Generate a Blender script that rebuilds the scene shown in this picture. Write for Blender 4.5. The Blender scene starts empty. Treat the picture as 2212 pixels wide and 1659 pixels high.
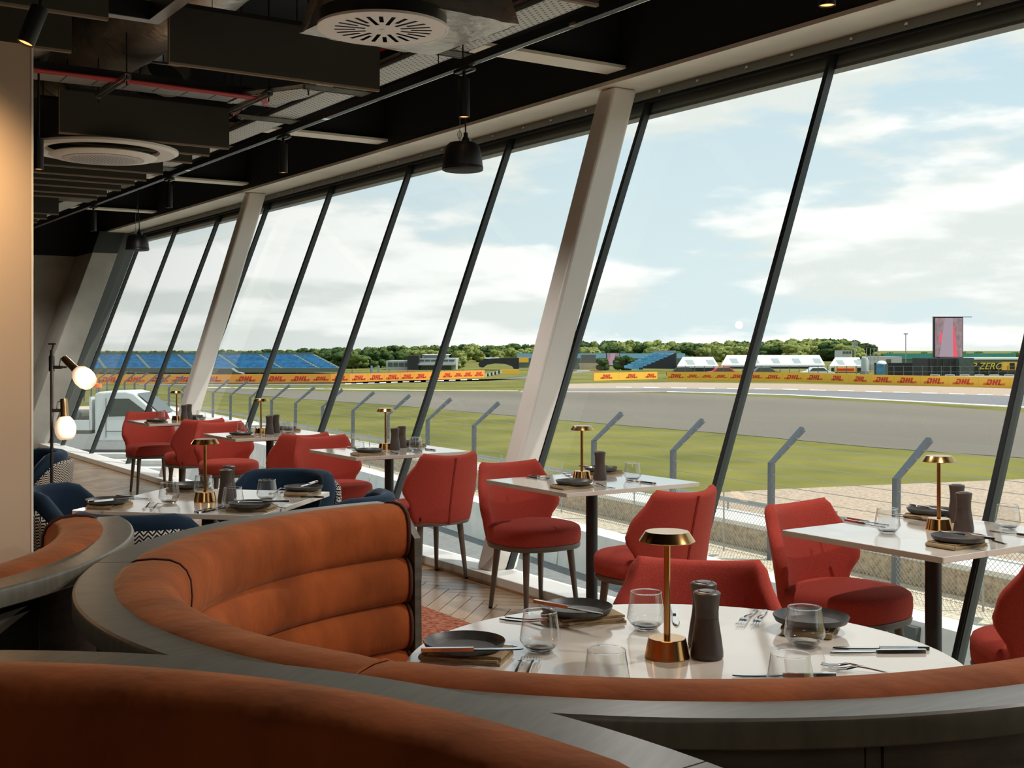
import bpy, bmesh, math, random
from mathutils import Vector, Matrix
random.seed(7)
R = math.radians
S = bpy.context.scene
COL = S.collection
# ------------------------------------------------------------------ camera
YAW = R(33.6); CA, SA = math.cos(YAW), math.sin(YAW)
EZ, FPX, HY, CX = 1.45, 2600.0, 752.0, 1106.0      # eye height, focal length, horizon row, centre column
GZ = -2.45                                        # outside ground below the raised dining room
cam = bpy.data.cameras.new('camera'); co = bpy.data.objects.new('camera', cam); COL.objects.link(co)
co.location = (0, 0, EZ); co.rotation_euler = (R(90), 0, -YAW)
cam.sensor_width = 36; cam.lens = 36*FPX/2212
cam.shift_y = -(829.5-HY)/2212
cam.clip_start = .02; cam.clip_end = 3000
S.camera = co
# ------------------------------------------------------------------ sky, sun, added fill lamps, exposure
S.view_settings.view_transform = 'Standard'; S.view_settings.look = 'None'
S.view_settings.gamma = 1; S.view_settings.use_curve_mapping = False
S.view_settings.exposure = 0.62
wd = bpy.data.worlds.new('sky'); S.world = wd; wd.use_nodes = True
nt = wd.node_tree; N = nt.nodes; L = nt.links; N.clear()
def nn(t, **k):
    n = N.new(t)
    for a, b in k.items(): setattr(n, a, b)
    return n
def mth(op, a, b=None, c=None, clamp=False):
    n = N.new('ShaderNodeMath'); n.operation = op; n.use_clamp = clamp
    for i, v in enumerate((a, b, c)):
        if v is None: continue
        if isinstance(v, (int, float)): n.inputs[i].default_value = v
        else: L.new(v, n.inputs[i])
    return n.outputs[0]
tc = nn('ShaderNodeTexCoord'); sp = nn('ShaderNodeSeparateXYZ'); L.new(tc.outputs['Generated'], sp.inputs[0])
zc = mth('MAXIMUM', sp.outputs[2], 0.0)
hz = mth('ADD', mth('MULTIPLY', zc, 2.3), mth('MULTIPLY', mth('POWER', mth('ADD', zc, .03), .5), 1.1))
cb = nn('ShaderNodeCombineXYZ')
L.new(sp.outputs[0], cb.inputs[0]); L.new(sp.outputs[1], cb.inputs[1]); L.new(hz, cb.inputs[2])
def noise(scale, det, rough, off, dist=0.0):
    mp = nn('ShaderNodeMapping'); L.new(cb.outputs[0], mp.inputs[0]); mp.inputs['Location'].default_value = off
    n = nn('ShaderNodeTexNoise'); L.new(mp.outputs[0], n.inputs['Vector'])
    n.inputs['Scale'].default_value = scale; n.inputs['Detail'].default_value = det
    n.inputs['Roughness'].default_value = rough; n.inputs['Distortion'].default_value = dist
    return n.outputs['Fac']
OX, OY = 3.1, 1.7
n1 = noise(3.6, 9, .52, (OX, OY, 0))
n1b = noise(3.6, 5, .50, (OX, OY, .07))       # the same clouds a little higher up: tops catch the light, bases are grey
n2 = noise(7.0, 6, .55, (8.2, 4.1, 2))
def ramp(f, a, b):
    r = nn('ShaderNodeMapRange'); r.interpolation_type = 'SMOOTHSTEP'; L.new(f, r.inputs[0])
    r.inputs[1].default_value = a; r.inputs[2].default_value = b; return r.outputs[0]
haze = ramp(zc, .20, .0)
mask = ramp(mth('ADD', n1, mth('MULTIPLY', haze, .14)), .475, .555)
def mixc(f, a, b):
    m = nn('ShaderNodeMix', data_type='RGBA')
    if isinstance(f, float): m.inputs[0].default_value = f
    else: L.new(f, m.inputs[0])
    for i, v in ((6, a), (7, b)):
        if isinstance(v, tuple): m.inputs[i].default_value = v+(1,)
        else: L.new(v, m.inputs[i])
    return m.outputs[2]
blue = mixc(ramp(zc, .0, .6), (.64, .75, .78), (.26, .50, .70))
lit = ramp(mth('ADD', mth('SUBTRACT', n1, n1b), mth('MULTIPLY', mth('SUBTRACT', n2, .5), .12)), -.06, .07)
cloud = mixc(lit, (.715, .755, .735), (.93, .94, .925))
bg = nn('ShaderNodeBackground'); L.new(mixc(mask, blue, cloud), bg.inputs[0]); bg.inputs[1].default_value = 0.80
wo = nn('ShaderNodeOutputWorld'); L.new(bg.outputs[0], wo.inputs[0])

def lamp(name, typ, loc, energy, color=(1, 1, 1), target=None, rot=None, **k):
    l = bpy.data.lights.new(name, typ); l.energy = energy; l.color = color
    for a, b in k.items(): setattr(l, a, b)
    o = bpy.data.objects.new(name, l); COL.objects.link(o); o.location = loc
    if target is not None: o.rotation_euler = (Vector(target)-Vector(loc)).to_track_quat('-Z', 'Y').to_euler()
    return o
sd = Vector((.49, -.42, .95)).normalized()
lamp('sun', 'SUN', sd*50, 3.2, (1, .96, .89), target=(0, 0, 0), angle=R(.6))
for y, e in ((.4, 150), (2.0, 140), (4.0, 130), (6.8, 120), (9.4, 120), (11.1, 120), (14.6, 130), (17.2, 130)):  # added fill spots that brighten tables and chairs, apart from the modelled track spots
    lamp('room_fill_spot', 'SPOT', (3.35, y, 2.86), e*.50, (1, .955, .90), target=(2.9, y+.3, 0), spot_size=R(150), spot_blend=.7, shadow_soft_size=.03)
lamp('rear_fill', 'AREA', (-2.4, -2.6, 3.6), 14, (1, .88, .76), target=(1.4, 3.4, .9), shape='RECTANGLE', size=2.4, size_y=1.4)  # added fill behind the camera, lifts the dark booth faces
lamp('ceiling_fill', 'SPOT', (-1.2, 4.3, 2.9), 40, (1, .88, .76), target=(-.6, 4.7, 0), spot_size=R(130), spot_blend=.8, shadow_soft_size=.12)  # added warm fill on the left, no fitting modelled here

# ------------------------------------------------------------------ coordinates
def c2w(X, d, z):                 # camera-aligned ground axes -> building axes
    return Vector((X*CA+d*SA, -X*SA+d*CA, z))
def at(px, py, z):                # the point at height z that the photograph shows at (px, py)
    d = FPX*(EZ-z)/(py-HY); return c2w((px-CX)/FPX*d, d, z)
def gp(px, py): return at(px, py, GZ)
# ------------------------------------------------------------------ materials
MATS = {}
def mat(name, color, rough=.6, metal=0.0, var=0.0, vscale=8.0, bump=0.0, bscale=200.0, sheen=0.0, spec=.5, emit=None, estr=1.0,
        stretch=None, coords='Object', alpha=None, sheen_tint=None, detail=4.0, color2=None, contrast=(.35, .65), coat=0.0):
    m = bpy.data.materials.new(name); m.use_nodes = True; t = m.node_tree; b = t.nodes['Principled BSDF']
    b.inputs['Roughness'].default_value = rough; b.inputs['Metallic'].default_value = metal
    b.inputs['Base Color'].default_value = tuple(color)+(1,)
    b.inputs['Specular IOR Level'].default_value = spec
    if coat: b.inputs['Coat Weight'].default_value = coat; b.inputs['Coat Roughness'].default_value = .1
    if sheen:
        b.inputs['Sheen Weight'].default_value = sheen; b.inputs['Sheen Roughness'].default_value = .4
        b.inputs['Sheen Tint'].default_value = tuple(sheen_tint or color)+(1,)
    if emit: b.inputs['Emission Color'].default_value = tuple(emit)+(1,); b.inputs['Emission Strength'].default_value = estr
    if var or bump:
        c = t.nodes.new('ShaderNodeTexCoord'); src = c.outputs[coords]
        if stretch:
            mp = t.nodes.new('ShaderNodeMapping'); mp.inputs['Scale'].default_value = stretch
            t.links.new(src, mp.inputs[0]); src = mp.outputs[0]
    if var:
        n = t.nodes.new('ShaderNodeTexNoise'); n.inputs['Scale'].default_value = vscale; n.inputs['Detail'].default_value = detail
        t.links.new(src, n.inputs['Vector'])
        mr = t.nodes.new('ShaderNodeMapRange'); mr.inputs[1].default_value, mr.inputs[2].default_value = contrast
        t.links.new(n.outputs['Fac'], mr.inputs[0])
        mx = t.nodes.new('ShaderNodeMix'); mx.data_type = 'RGBA'; t.links.new(mr.outputs[0], mx.inputs[0])
        mx.inputs[6].default_value = tuple(x*(1-var) for x in color)+(1,)
        mx.inputs[7].default_value = (tuple(color2) if color2 else tuple(min(1, x*(1+var)) for x in color))+(1,)
        t.links.new(mx.outputs[2], b.inputs['Base Color'])
    if bump:
        n = t.nodes.new('ShaderNodeTexNoise'); n.inputs['Scale'].default_value = bscale; n.inputs['Detail'].default_value = 3
        t.links.new(src, n.inputs['Vector'])
        bp = t.nodes.new('ShaderNodeBump'); bp.inputs['Strength'].default_value = bump; bp.inputs['Distance'].default_value = .01
        t.links.new(n.outputs['Fac'], bp.inputs['Height']); t.links.new(bp.outputs[0], b.inputs['Normal'])
    MATS[name] = m
    return m
def srgb(r, g, b):
    f = lambda v: (v/255/12.92) if v/255 <= .04045 else ((v/255+.055)/1.055)**2.4
    return (f(r), f(g), f(b))
red = mat('red_felt', srgb(178, 70, 58), .95, var=.16, vscale=260, bump=.35, bscale=420, sheen=.25, sheen_tint=(.9, .35, .25), spec=.15)
redp = mat('red_piping', srgb(132, 42, 34), .9, spec=.2)
legm = mat('chair_leg_paint', srgb(104, 90, 78), .42)
marble = mat('white_marble', srgb(218, 207, 192), .07, var=.035, vscale=3.5, detail=9, contrast=(.42, .5), color2=srgb(221, 211, 198), coat=.5)
black = mat('black_metal', srgb(26, 26, 27), .42)
blackp = mat('black_paint', srgb(27, 28, 27), .75)
baffm = mat('charcoal_felt_baffle', srgb(74, 73, 68), .95, var=.06, vscale=300, spec=.1)
baffe = mat('baffle_cut_edge', srgb(150, 135, 120), .9, spec=.1)
brass = mat('brushed_brass', srgb(205, 158, 98), .20, metal=1, var=.06, vscale=4, stretch=(60, 60, 1))
antq = mat('antique_brass', srgb(175, 145, 110), .28, metal=1)
steel = mat('polished_steel', srgb(215, 213, 210), .12, metal=1)
galv = mat('galvanised_steel', srgb(150, 152, 150), .42, metal=.6, var=.08, vscale=20)
millm = mat('dark_brown_wood', srgb(66, 54, 48), .38, var=.08, vscale=30)
platem = mat('dark_slate_stoneware', srgb(66, 63, 60), .42, var=.15, vscale=60)
napk = mat('tan_linen', srgb(158, 136, 104), .95, var=.10, vscale=180, bump=.2, bscale=500, spec=.1)
velv = mat('rust_velvet', srgb(156, 78, 36), .85, var=.26, vscale=7, detail=8, bump=.5, bscale=16, sheen=.28, sheen_tint=(1.0, .62, .34), spec=.12, stretch=(1, 1, .6))
velvp = mat('rust_piping', srgb(74, 32, 16), .8, sheen=.2)
capw = mat('stained_oak_ledge', srgb(112, 105, 90), .34, var=.14, vscale=6, stretch=(2, 14, 2), detail=6)
carc = mat('stained_oak_panel', srgb(86, 78, 66), .5, var=.28, vscale=3.0, stretch=(3, 3, 14), detail=7, bump=.08, bscale=30)
navy = mat('navy_velvet', srgb(26, 44, 62), .8, var=.14, vscale=9, sheen=.3, sheen_tint=(.5, .62, .78), spec=.15)
white = mat('white_paint', srgb(244, 243, 238), .45)
colm = mat('white_column_paint', srgb(236, 229, 220), .38, var=.03, vscale=3)
conc = mat('fair_faced_concrete', srgb(176, 171, 160), .85, var=.13, vscale=2.4, detail=8, bump=.06, bscale=40)
soff = mat('pale_soffit_board', srgb(226, 218, 198), .5, var=.07, vscale=2.2, detail=8)
framed = mat('dark_grey_frame', srgb(46, 52, 52), .4)
framem = mat('mid_grey_frame', srgb(84, 88, 84), .4)
headm = mat('head_metal', srgb(122, 126, 120), .45)
foil = mat('foil_wrap', srgb(196, 190, 180), .34, metal=.8, var=.10, vscale=10, bump=.9, bscale=16)
redc = mat('red_cable_sheath', srgb(176, 44, 46), .45)
wallm = mat('warm_plaster', srgb(205, 182, 158), .8, var=.02, vscale=3)
plaster2 = mat('dark_room_wall', srgb(88, 74, 62), .85)
oakbase = mat('oak_subfloor', srgb(120, 92, 66), .5)
rugm = mat('terracotta_rug', srgb(172, 88, 62), .97, var=.3, vscale=45, detail=6, color2=srgb(206, 138, 110), bump=.5, bscale=180, spec=.1)
opal = mat('opal_glass_lit', srgb(250, 225, 205), .3, emit=(1, .70, .50), estr=.36)
bulbm = mat('warm_led_face', srgb(250, 190, 120), .4, emit=(1, .42, .14), estr=1.3)
lampu = mat('warm_led_underside', srgb(250, 220, 170), .4, emit=(1, .62, .28), estr=2.2)
# outdoors
grassm = mat('mown_grass', srgb(112, 112, 56), .95, var=.22, vscale=.22, detail=9, color2=srgb(128, 122, 62), bump=.4, bscale=30, spec=.1)
asph = mat('worn_asphalt', srgb(118, 110, 98), .9, var=.13, vscale=.05, detail=9, stretch=(1, .35, 1), spec=.2)
asph2 = mat('track_asphalt', srgb(124, 122, 122), .85, var=.08, vscale=.05, detail=6, spec=.2)
asph3 = mat('service_road_asphalt', srgb(128, 127, 124), .9, var=.12, vscale=8, detail=8, spec=.2)
gravp = mat('pinkish_gravel', srgb(176, 156, 136), .95, var=.22, vscale=13, detail=6, bump=.8, bscale=10, spec=.1)
gravl = mat('pale_gravel', srgb(212, 196, 172), .95, var=.24, vscale=14, detail=6, bump=.9, bscale=22, spec=.1)
concw = mat('white_concrete', srgb(232, 227, 217), .8, var=.07, vscale=3)
stonef = mat('rough_stone_face', srgb(182, 162, 134), .95, var=.35, vscale=10, detail=6, bump=1, bscale=12)
postm = mat('galvanised_post', srgb(92, 97, 102), .5, metal=.3)
wirem = mat('fence_wire', srgb(158, 158, 152), .5, metal=.3)
bluem = mat('blue_seats', srgb(62, 128, 168), .6, var=.25, vscale=1.6, detail=2)
blue2 = mat('pale_blue_seats', srgb(90, 160, 205), .6, var=.2, vscale=2)
standg = mat('grey_green_hoarding', srgb(96, 108, 98), .8)
yell = mat('yellow_hoarding', srgb(244, 186, 62), .7)
orng = mat('orange_hoarding', srgb(238, 160, 60), .7)
redl = mat('red_lettering', srgb(206, 52, 36), .6)
yellt = mat('yellow_lettering', srgb(232, 208, 40), .6)
tentm = mat('white_tent_fabric', srgb(236, 236, 234), .7)
paneg = mat('grey_tent_window', srgb(150, 160, 156), .3)
blk = mat('black_cladding', srgb(34, 36, 40), .7)
greyb = mat('pale_grey_cladding', srgb(176, 180, 178), .6)
tealm = mat('teal_hoarding', srgb(60, 140, 130), .7)
skyb = mat('pale_blue_hoarding', srgb(120, 170, 196), .7)
oran = mat('amber_plastic', srgb(240, 110, 40), .4)
truckw = mat('white_vehicle_paint', srgb(232, 236, 234), .3, coat=.3)
tglass = mat('dark_vehicle_glass', srgb(70, 84, 82), .12)
rubber = mat('black_rubber', srgb(28, 28, 28), .85)
trunkm = mat('bark', srgb(70, 58, 44), .95)
leafs = [mat('leaf_dark', srgb(62, 82, 44), .9, var=.35, vscale=.7, detail=6, spec=.1), mat('leaf_mid', srgb(88, 104, 54), .9, var=.35, vscale=.7, detail=6, spec=.1),
         mat('leaf_light', srgb(122, 130, 70), .9, var=.3, vscale=.7, detail=6, spec=.1)]
def glassy(name, tint, f0=.04, edge=1.0, power=4.5):
    # thin clear sheet: sees through, reflects by the angle of view, the same from either face
    m = bpy.data.materials.new(name); m.use_nodes = True; t = m.node_tree; t.nodes.clear()
    o = t.nodes.new('ShaderNodeOutputMaterial'); mx = t.nodes.new('ShaderNodeMixShader')
    lw = t.nodes.new('ShaderNodeLayerWeight'); lw.inputs[0].default_value = .5
    pw = t.nodes.new('ShaderNodeMath'); pw.operation = 'POWER'; pw.inputs[1].default_value = power; t.links.new(lw.outputs['Facing'], pw.inputs[0])
    ma = t.nodes.new('ShaderNodeMath'); ma.operation = 'MULTIPLY_ADD'; ma.inputs[1].default_value = edge-f0; ma.inputs[2].default_value = f0; t.links.new(pw.outputs[0], ma.inputs[0])
    tr = t.nodes.new('ShaderNodeBsdfTransparent'); tr.inputs[0].default_value = tint+(1,); gl = t.nodes.new('ShaderNodeBsdfGlossy'); gl.inputs['Roughness'].default_value = 0
    t.links.new(ma.outputs[0], mx.inputs[0]); t.links.new(tr.outputs[0], mx.inputs[1]); t.links.new(gl.outputs[0], mx.inputs[2]); t.links.new(mx.outputs[0], o.inputs[0])
    return m
winglass = glassy('window_glass', (.955, .975, .955), .045)
wine = glassy('drinking_glass', (.94, .945, .943), .08, .95, 2.1)
winefoot = bpy.data.materials.new('solid_glass'); winefoot.use_nodes = True
_b = winefoot.node_tree.nodes['Principled BSDF']; _b.inputs['Transmission Weight'].default_value = 1; _b.inputs['Roughness'].default_value = 0; _b.inputs['IOR'].default_value = 1.3
_b.inputs['Base Color'].default_value = (.97, .98, .98, 1)
def nodes_of(m): return m.node_tree, m.node_tree.nodes['Principled BSDF']
# oak floor pieces: a tone per piece and grain along its length
oak = mat('oak_plank', srgb(178, 142, 106), .30, bump=.05, bscale=60)
t, b = nodes_of(oak)
oi = t.nodes.new('ShaderNodeObjectInfo'); ge = t.nodes.new('ShaderNodeNewGeometry'); ad = t.nodes.new('ShaderNodeMath'); ad.operation = 'ADD'
t.links.new(oi.outputs['Random'], ad.inputs[0]); t.links.new(ge.outputs['Random Per Island'], ad.inputs[1])
fr = t.nodes.new('ShaderNodeMath'); fr.operation = 'FRACT'; t.links.new(ad.outputs[0], fr.inputs[0])
nz = t.nodes.new('ShaderNodeTexNoise'); nz.inputs['Scale'].default_value = 9; nz.inputs['Detail'].default_value = 6
tcx = t.nodes.new('ShaderNodeTexCoord'); mp = t.nodes.new('ShaderNodeMapping'); mp.inputs['Scale'].default_value = (1, 9, 1)
t.links.new(tcx.outputs['Object'], mp.inputs[0]); t.links.new(mp.outputs[0], nz.inputs['Vector'])
m1 = t.nodes.new('ShaderNodeMath'); m1.operation = 'MULTIPLY_ADD'; m1.inputs[1].default_value = .6; t.links.new(nz.outputs['Fac'], m1.inputs[0])
m2 = t.nodes.new('ShaderNodeMath'); m2.operation = 'MULTIPLY'; m2.inputs[1].default_value = .55; t.links.new(fr.outputs[0], m2.inputs[0]); t.links.new(m2.outputs[0], m1.inputs[2])
mx = t.nodes.new('ShaderNodeMix'); mx.data_type = 'RGBA'; t.links.new(m1.outputs[0], mx.inputs[0])
mx.inputs[6].default_value = srgb(128, 92, 60)+(1,); mx.inputs[7].default_value = srgb(206, 174, 136)+(1,)
t.links.new(mx.outputs[2], b.inputs['Base Color'])
# black and white herringbone weave, in the shell's own UV (metres)
def weave(name, dark, light):
    m = mat(name, dark, .9, spec=.1); t, b = nodes_of(m)
    uv = t.nodes.new('ShaderNodeUVMap'); s = t.nodes.new('ShaderNodeSeparateXYZ'); t.links.new(uv.outputs[0], s.inputs[0])
    def q(op, a, bb):
        n = t.nodes.new('ShaderNodeMath'); n.operation = op
        for i, v in enumerate((a, bb)):
            if isinstance(v, (int, float)): n.inputs[i].default_value = v
            else: t.links.new(v, n.inputs[i])
        return n.outputs[0]
    tri = q('PINGPONG', s.outputs[0], .013)
    st = q('FRACT', q('DIVIDE', q('ADD', s.outputs[1], tri), .0125), 0)
    sel = q('GREATER_THAN', st, .5)
    mx = t.nodes.new('ShaderNodeMix'); mx.data_type = 'RGBA'; t.links.new(sel, mx.inputs[0])
    mx.inputs[6].default_value = dark+(1,); mx.inputs[7].default_value = light+(1,); t.links.new(mx.outputs[2], b.inputs['Base Color'])
    return m
herr = weave('herringbone_weave', srgb(22, 22, 24), srgb(196, 190, 180))
# perforated tray: rows of slots shown dark
perf = mat('perforated_galvanised', srgb(196, 194, 184), .45, metal=.25)
t, b = nodes_of(perf)
uv = t.nodes.new('ShaderNodeTexCoord'); s = t.nodes.new('ShaderNodeSeparateXYZ'); t.links.new(uv.outputs['Object'], s.inputs[0])
def tq(op, a, bb):
    n = t.nodes.new('ShaderNodeMath'); n.operation = op
    for i, v in enumerate((a, bb)):
        if isinstance(v, (int, float)): n.inputs[i].default_value = v
        else: t.links.new(v, n.inputs[i])
    return n.outputs[0]
row = tq('FLOOR', tq('DIVIDE', s.outputs[0], .028), 0)
fx = tq('ABSOLUTE', tq('SUBTRACT', tq('FRACT', tq('DIVIDE', s.outputs[0], .028), 0), .5), 0)
fy = tq('ABSOLUTE', tq('SUBTRACT', tq('FRACT', tq('ADD', tq('DIVIDE', s.outputs[1], .05), tq('MULTIPLY', row, .5)), 0), .5), 0)
hole = tq('MULTIPLY', tq('LESS_THAN', fx, .16), tq('LESS_THAN', fy, .2))
mx = t.nodes.new('ShaderNodeMix'); mx.data_type = 'RGBA'; t.links.new(hole, mx.inputs[0])
mx.inputs[6].default_value = srgb(196, 194, 184)+(1,); mx.inputs[7].default_value = srgb(14, 14, 14)+(1,); t.links.new(mx.outputs[2], b.inputs['Base Color'])
# ------------------------------------------------------------------ mesh helpers
class M:
    def __init__(s): s.v = []; s.f = []; s.uv = {}
    def add(s, vs, fs):
        o = len(s.v); s.v += [tuple(v) for v in vs]; s.f += [tuple(i+o for i in f) for f in fs]; return s
    def box(s, x0, x1, y0, y1, z0, z1):
        return s.add([(x0,y0,z0),(x1,y0,z0),(x1,y1,z0),(x0,y1,z0),(x0,y0,z1),(x1,y0,z1),(x1,y1,z1),(x0,y1,z1)],
                     [(0,3,2,1),(4,5,6,7),(0,1,5,4),(1,2,6,5),(2,3,7,6),(3,0,4,7)])
    def hexa(s, p):    # 8 corners, bottom ring then top ring
        return s.add(p, [(0,3,2,1),(4,5,6,7),(0,1,5,4),(1,2,6,5),(2,3,7,6),(3,0,4,7)])
    def prism(s, poly, z0, z1):
        n = len(poly); vs = [(x,y,z0) for x,y in poly]+[(x,y,z1) for x,y in poly]
        return s.add(vs, [tuple(range(n-1,-1,-1)), tuple(range(n,2*n))]+[(i,(i+1)%n,n+(i+1)%n,n+i) for i in range(n)])
    def lathe(s, prof, n=24, c=(0,0,0), closed=False, caps=True):
        vs = []; fs = []; k = len(prof)
        for r, z in prof:
            for i in range(n):
                a = 2*math.pi*i/n; vs.append((c[0]+r*math.cos(a), c[1]+r*math.sin(a), c[2]+z))
        for j in range(k if closed else k-1):
            j2 = (j+1) % k
            for i in range(n): fs.append((j*n+i, j*n+(i+1)%n, j2*n+(i+1)%n, j2*n+i))
        if caps and not closed:
            fs.append(tuple(range(n-1,-1,-1))); fs.append(tuple((k-1)*n+i for i in range(n)))
        return s.add(vs, fs)
    def tube(s, pts, r, n=8, closed=False):
        pts = [Vector(p) for p in pts]; k = len(pts); rs = r if isinstance(r, (list, tuple)) else [r]*k
        vs = []; fs = []; up = None
        for i, p in enumerate(pts):
            if closed: d = pts[(i+1)%k]-pts[i-1]
            else: d = pts[min(i+1,k-1)]-pts[max(i-1,0)]
            d.normalize()
            if up is None:
                up = Vector((0,0,1)) if abs(d.z) < .9 else Vector((1,0,0))
            a = d.cross(up); a.normalize(); b = a.cross(d); up = b
            for j in range(n):
                t = 2*math.pi*j/n; vs.append(p+(a*math.cos(t)+b*math.sin(t))*rs[i])
        for i in range(k if closed else k-1):
            i2 = (i+1) % k
            for j in range(n): fs.append((i*n+j, i*n+(j+1)%n, i2*n+(j+1)%n, i2*n+j))
        if not closed: fs.append(tuple(range(n-1,-1,-1))); fs.append(tuple((k-1)*n+j for j in range(n)))
        return s.add(vs, fs)
    def arc(s, prof, a0, a1, n, caps=True):   # a (radius, height) outline swept round the z axis
        k = len(prof); vs = []; fs = []
        for i in range(n+1):
            a = a0+(a1-a0)*i/n
            for r, z in prof: vs.append((r*math.cos(a), r*math.sin(a), z))
        for i in range(n):
            for j in range(k): fs.append((i*k+j, (i+1)*k+j, (i+1)*k+(j+1)%k, i*k+(j+1)%k))
        if caps: fs.append(tuple(range(k-1,-1,-1))); fs.append(tuple(n*k+j for j in range(k)))
        return s.add(vs, fs)
    def ball(s, c, r, n=8, m=6, sq=(1,1,1)):
        vs = [(c[0], c[1], c[2]-r*sq[2])]; fs = []
        for j in range(1, m):
            t = -math.pi/2+math.pi*j/m
            for i in range(n):
                a = 2*math.pi*i/n; vs.append((c[0]+r*sq[0]*math.cos(t)*math.cos(a), c[1]+r*sq[1]*math.cos(t)*math.sin(a), c[2]+r*sq[2]*math.sin(t)))
        vs.append((c[0], c[1], c[2]+r*sq[2])); T = len(vs)-1
        for i in range(n): fs.append((0, 1+(i+1)%n, 1+i)); fs.append((T, T-n+i, T-n+(i+1)%n))
        for j in range(m-2):
            for i in range(n): fs.append((1+j*n+i, 1+j*n+(i+1)%n, 1+(j+1)*n+(i+1)%n, 1+(j+1)*n+i))
        return s.add(vs, fs)
    def xf(s, mtx, start=0):
        s.v[start:] = [tuple(mtx @ Vector(v)) for v in s.v[start:]]; return s
def mesh(name, m, mt, smooth=None):
    me = bpy.data.meshes.new(name); me.from_pydata(m.v, [], m.f)
    if m.uv:
        l = me.uv_layers.new(name='UVMap')
        for i, lp in enumerate(me.loops): l.data[i].uv = m.uv.get(lp.vertex_index, (0, 0))
    bm = bmesh.new(); bm.from_mesh(me); bmesh.ops.recalc_face_normals(bm, faces=bm.faces); bm.to_mesh(me); bm.free()
    me.materials.append(mt)
    if smooth is not None:
        me.polygons.foreach_set('use_smooth', [True]*len(me.polygons)); me.set_sharp_from_angle(angle=R(smooth))
    return me
def obj(name, m, mt, parent=None, smooth=40, bevel=0.0, loc=None, rot=None, label=None, kind=None, seg=2):
    o = bpy.data.objects.new(name, m if isinstance(m, bpy.types.Mesh) else mesh(name, m, mt, smooth)); COL.objects.link(o)
    if parent: o.parent = parent
    if loc is not None: o.location = loc
    if rot is not None: o.rotation_euler = rot
    if bevel:
        md = o.modifiers.new('bevel', 'BEVEL'); md.width = bevel; md.segments = seg; md.limit_method = 'ANGLE'; md.angle_limit = R(40)
    if label: o['label'] = label
    if kind: o['kind'] = kind
    return o
def tag(o, label, cat, group=None):
    o['label'] = label; o['category'] = cat
    if group: o['group'] = group
    return o
def thing(name, label, cat, loc=(0, 0, 0), rz=0.0, group=None):
    o = bpy.data.objects.new(name, None); COL.objects.link(o); o.location = loc; o.rotation_euler = (0, 0, rz); o.empty_display_size = .1
    return tag(o, label, cat, group)
def struct(name, m, mt, parent=None, **k):
    return obj(name, m, mt, parent, kind=None if parent else 'structure', **k)
def sempty(name, loc=(0, 0, 0)):
    o = bpy.data.objects.new(name, None); COL.objects.link(o); o.location = loc; o['kind'] = 'structure'; return o
def dup(root, loc=None, rz=None, label=None, group=None):
    r = root.copy(); COL.objects.link(r)
    if loc is not None: r.location = loc
    if rz is not None: r.rotation_euler = (0, 0, rz)
    if label: r['label'] = label
    if group: r['group'] = group
    for ch in list(root.children):
        c = ch.copy(); COL.objects.link(c); c.parent = r
        for g in list(ch.children):
            d = g.copy(); COL.objects.link(d); d.parent = c
    return r
# ------------------------------------------------------------------ room shell
LEAN = .3746
def xg(z): return 4.15+LEAN*z
Y0, Y1 = -3.6, 18.4
fl = struct('floor', M().box(-6, 4.16, -5, 19.6, -.30, -.012), oakbase, smooth=None)
# herringbone oak: pieces .45 x .09 at 45 degrees
PW, PL = .095, 5
pieces = []
c45 = math.cos(R(45))
for i in range(-140, 260):
    for j in range(-26, 27):
        for hv in (0, 1):
            if hv == 0: u, v = (i+2*PL*j+PL/2)*PW, (i+.5)*PW
            else: u, v = (i+2*PL*j+.5)*PW, (i+1+PL/2)*PW
            x, y = (u-v)*c45, (u+v)*c45
            if .6 < x < 4.0 and 1.5 < y < 18.2: pieces.append((x, y, R(45) if hv == 0 else R(135)))
def pxof(x, y, z):
    X, d = x*CA-y*SA, x*SA+y*CA
    return CX+FPX*X/d, HY+FPX*(EZ-z)/d, d
seen = []; rest = []
for p in pieces:
    a, b_, d = pxof(p[0], p[1], 0)
    if (885 < a < 1330 and 1215 < b_ < 1440) or (190 < a < 470 and 1000 < b_ < 1140): seen.append((d, p))
    else: rest.append(p)
seen.sort(key=lambda q: q[0])
rest += [p for _, p in seen[300:]]; seen = [p for _, p in seen[:300]]
def plank_m():
    g = .0012; a, b_ = PL*PW/2-g, PW/2-g; e = .0015
    return M().hexa([(-a,-b_,-.012),(a,-b_,-.012),(a,b_,-.012),(-a,b_,-.012),(-a+e,-b_+e,0),(a-e,-b_+e,0),(a-e,b_-e,0),(-a+e,b_-e,0)])
pme = mesh('plank', plank_m(), oak)
for x, y, r in seen: obj('plank', pme, oak, fl, loc=(x, y, 0), rot=(0, 0, r))
mb = M(); pm = plank_m()
for x, y, r in rest:
    T = Matrix.Translation((x, y, 0)) @ Matrix.Rotation(r, 4, 'Z'); mb.add([T @ Vector(v) for v in pm.v], pm.f)
obj('plank_field', mb, oak, fl, smooth=None, kind='stuff')
rug = M().box(2.15, 3.3, 3.6, 5.95, .002, .014)
tag(obj('rug', rug, rugm, smooth=None, bevel=.004), 'faded terracotta rug on the floor behind the end of the curved rust booth', 'rug')
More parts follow.
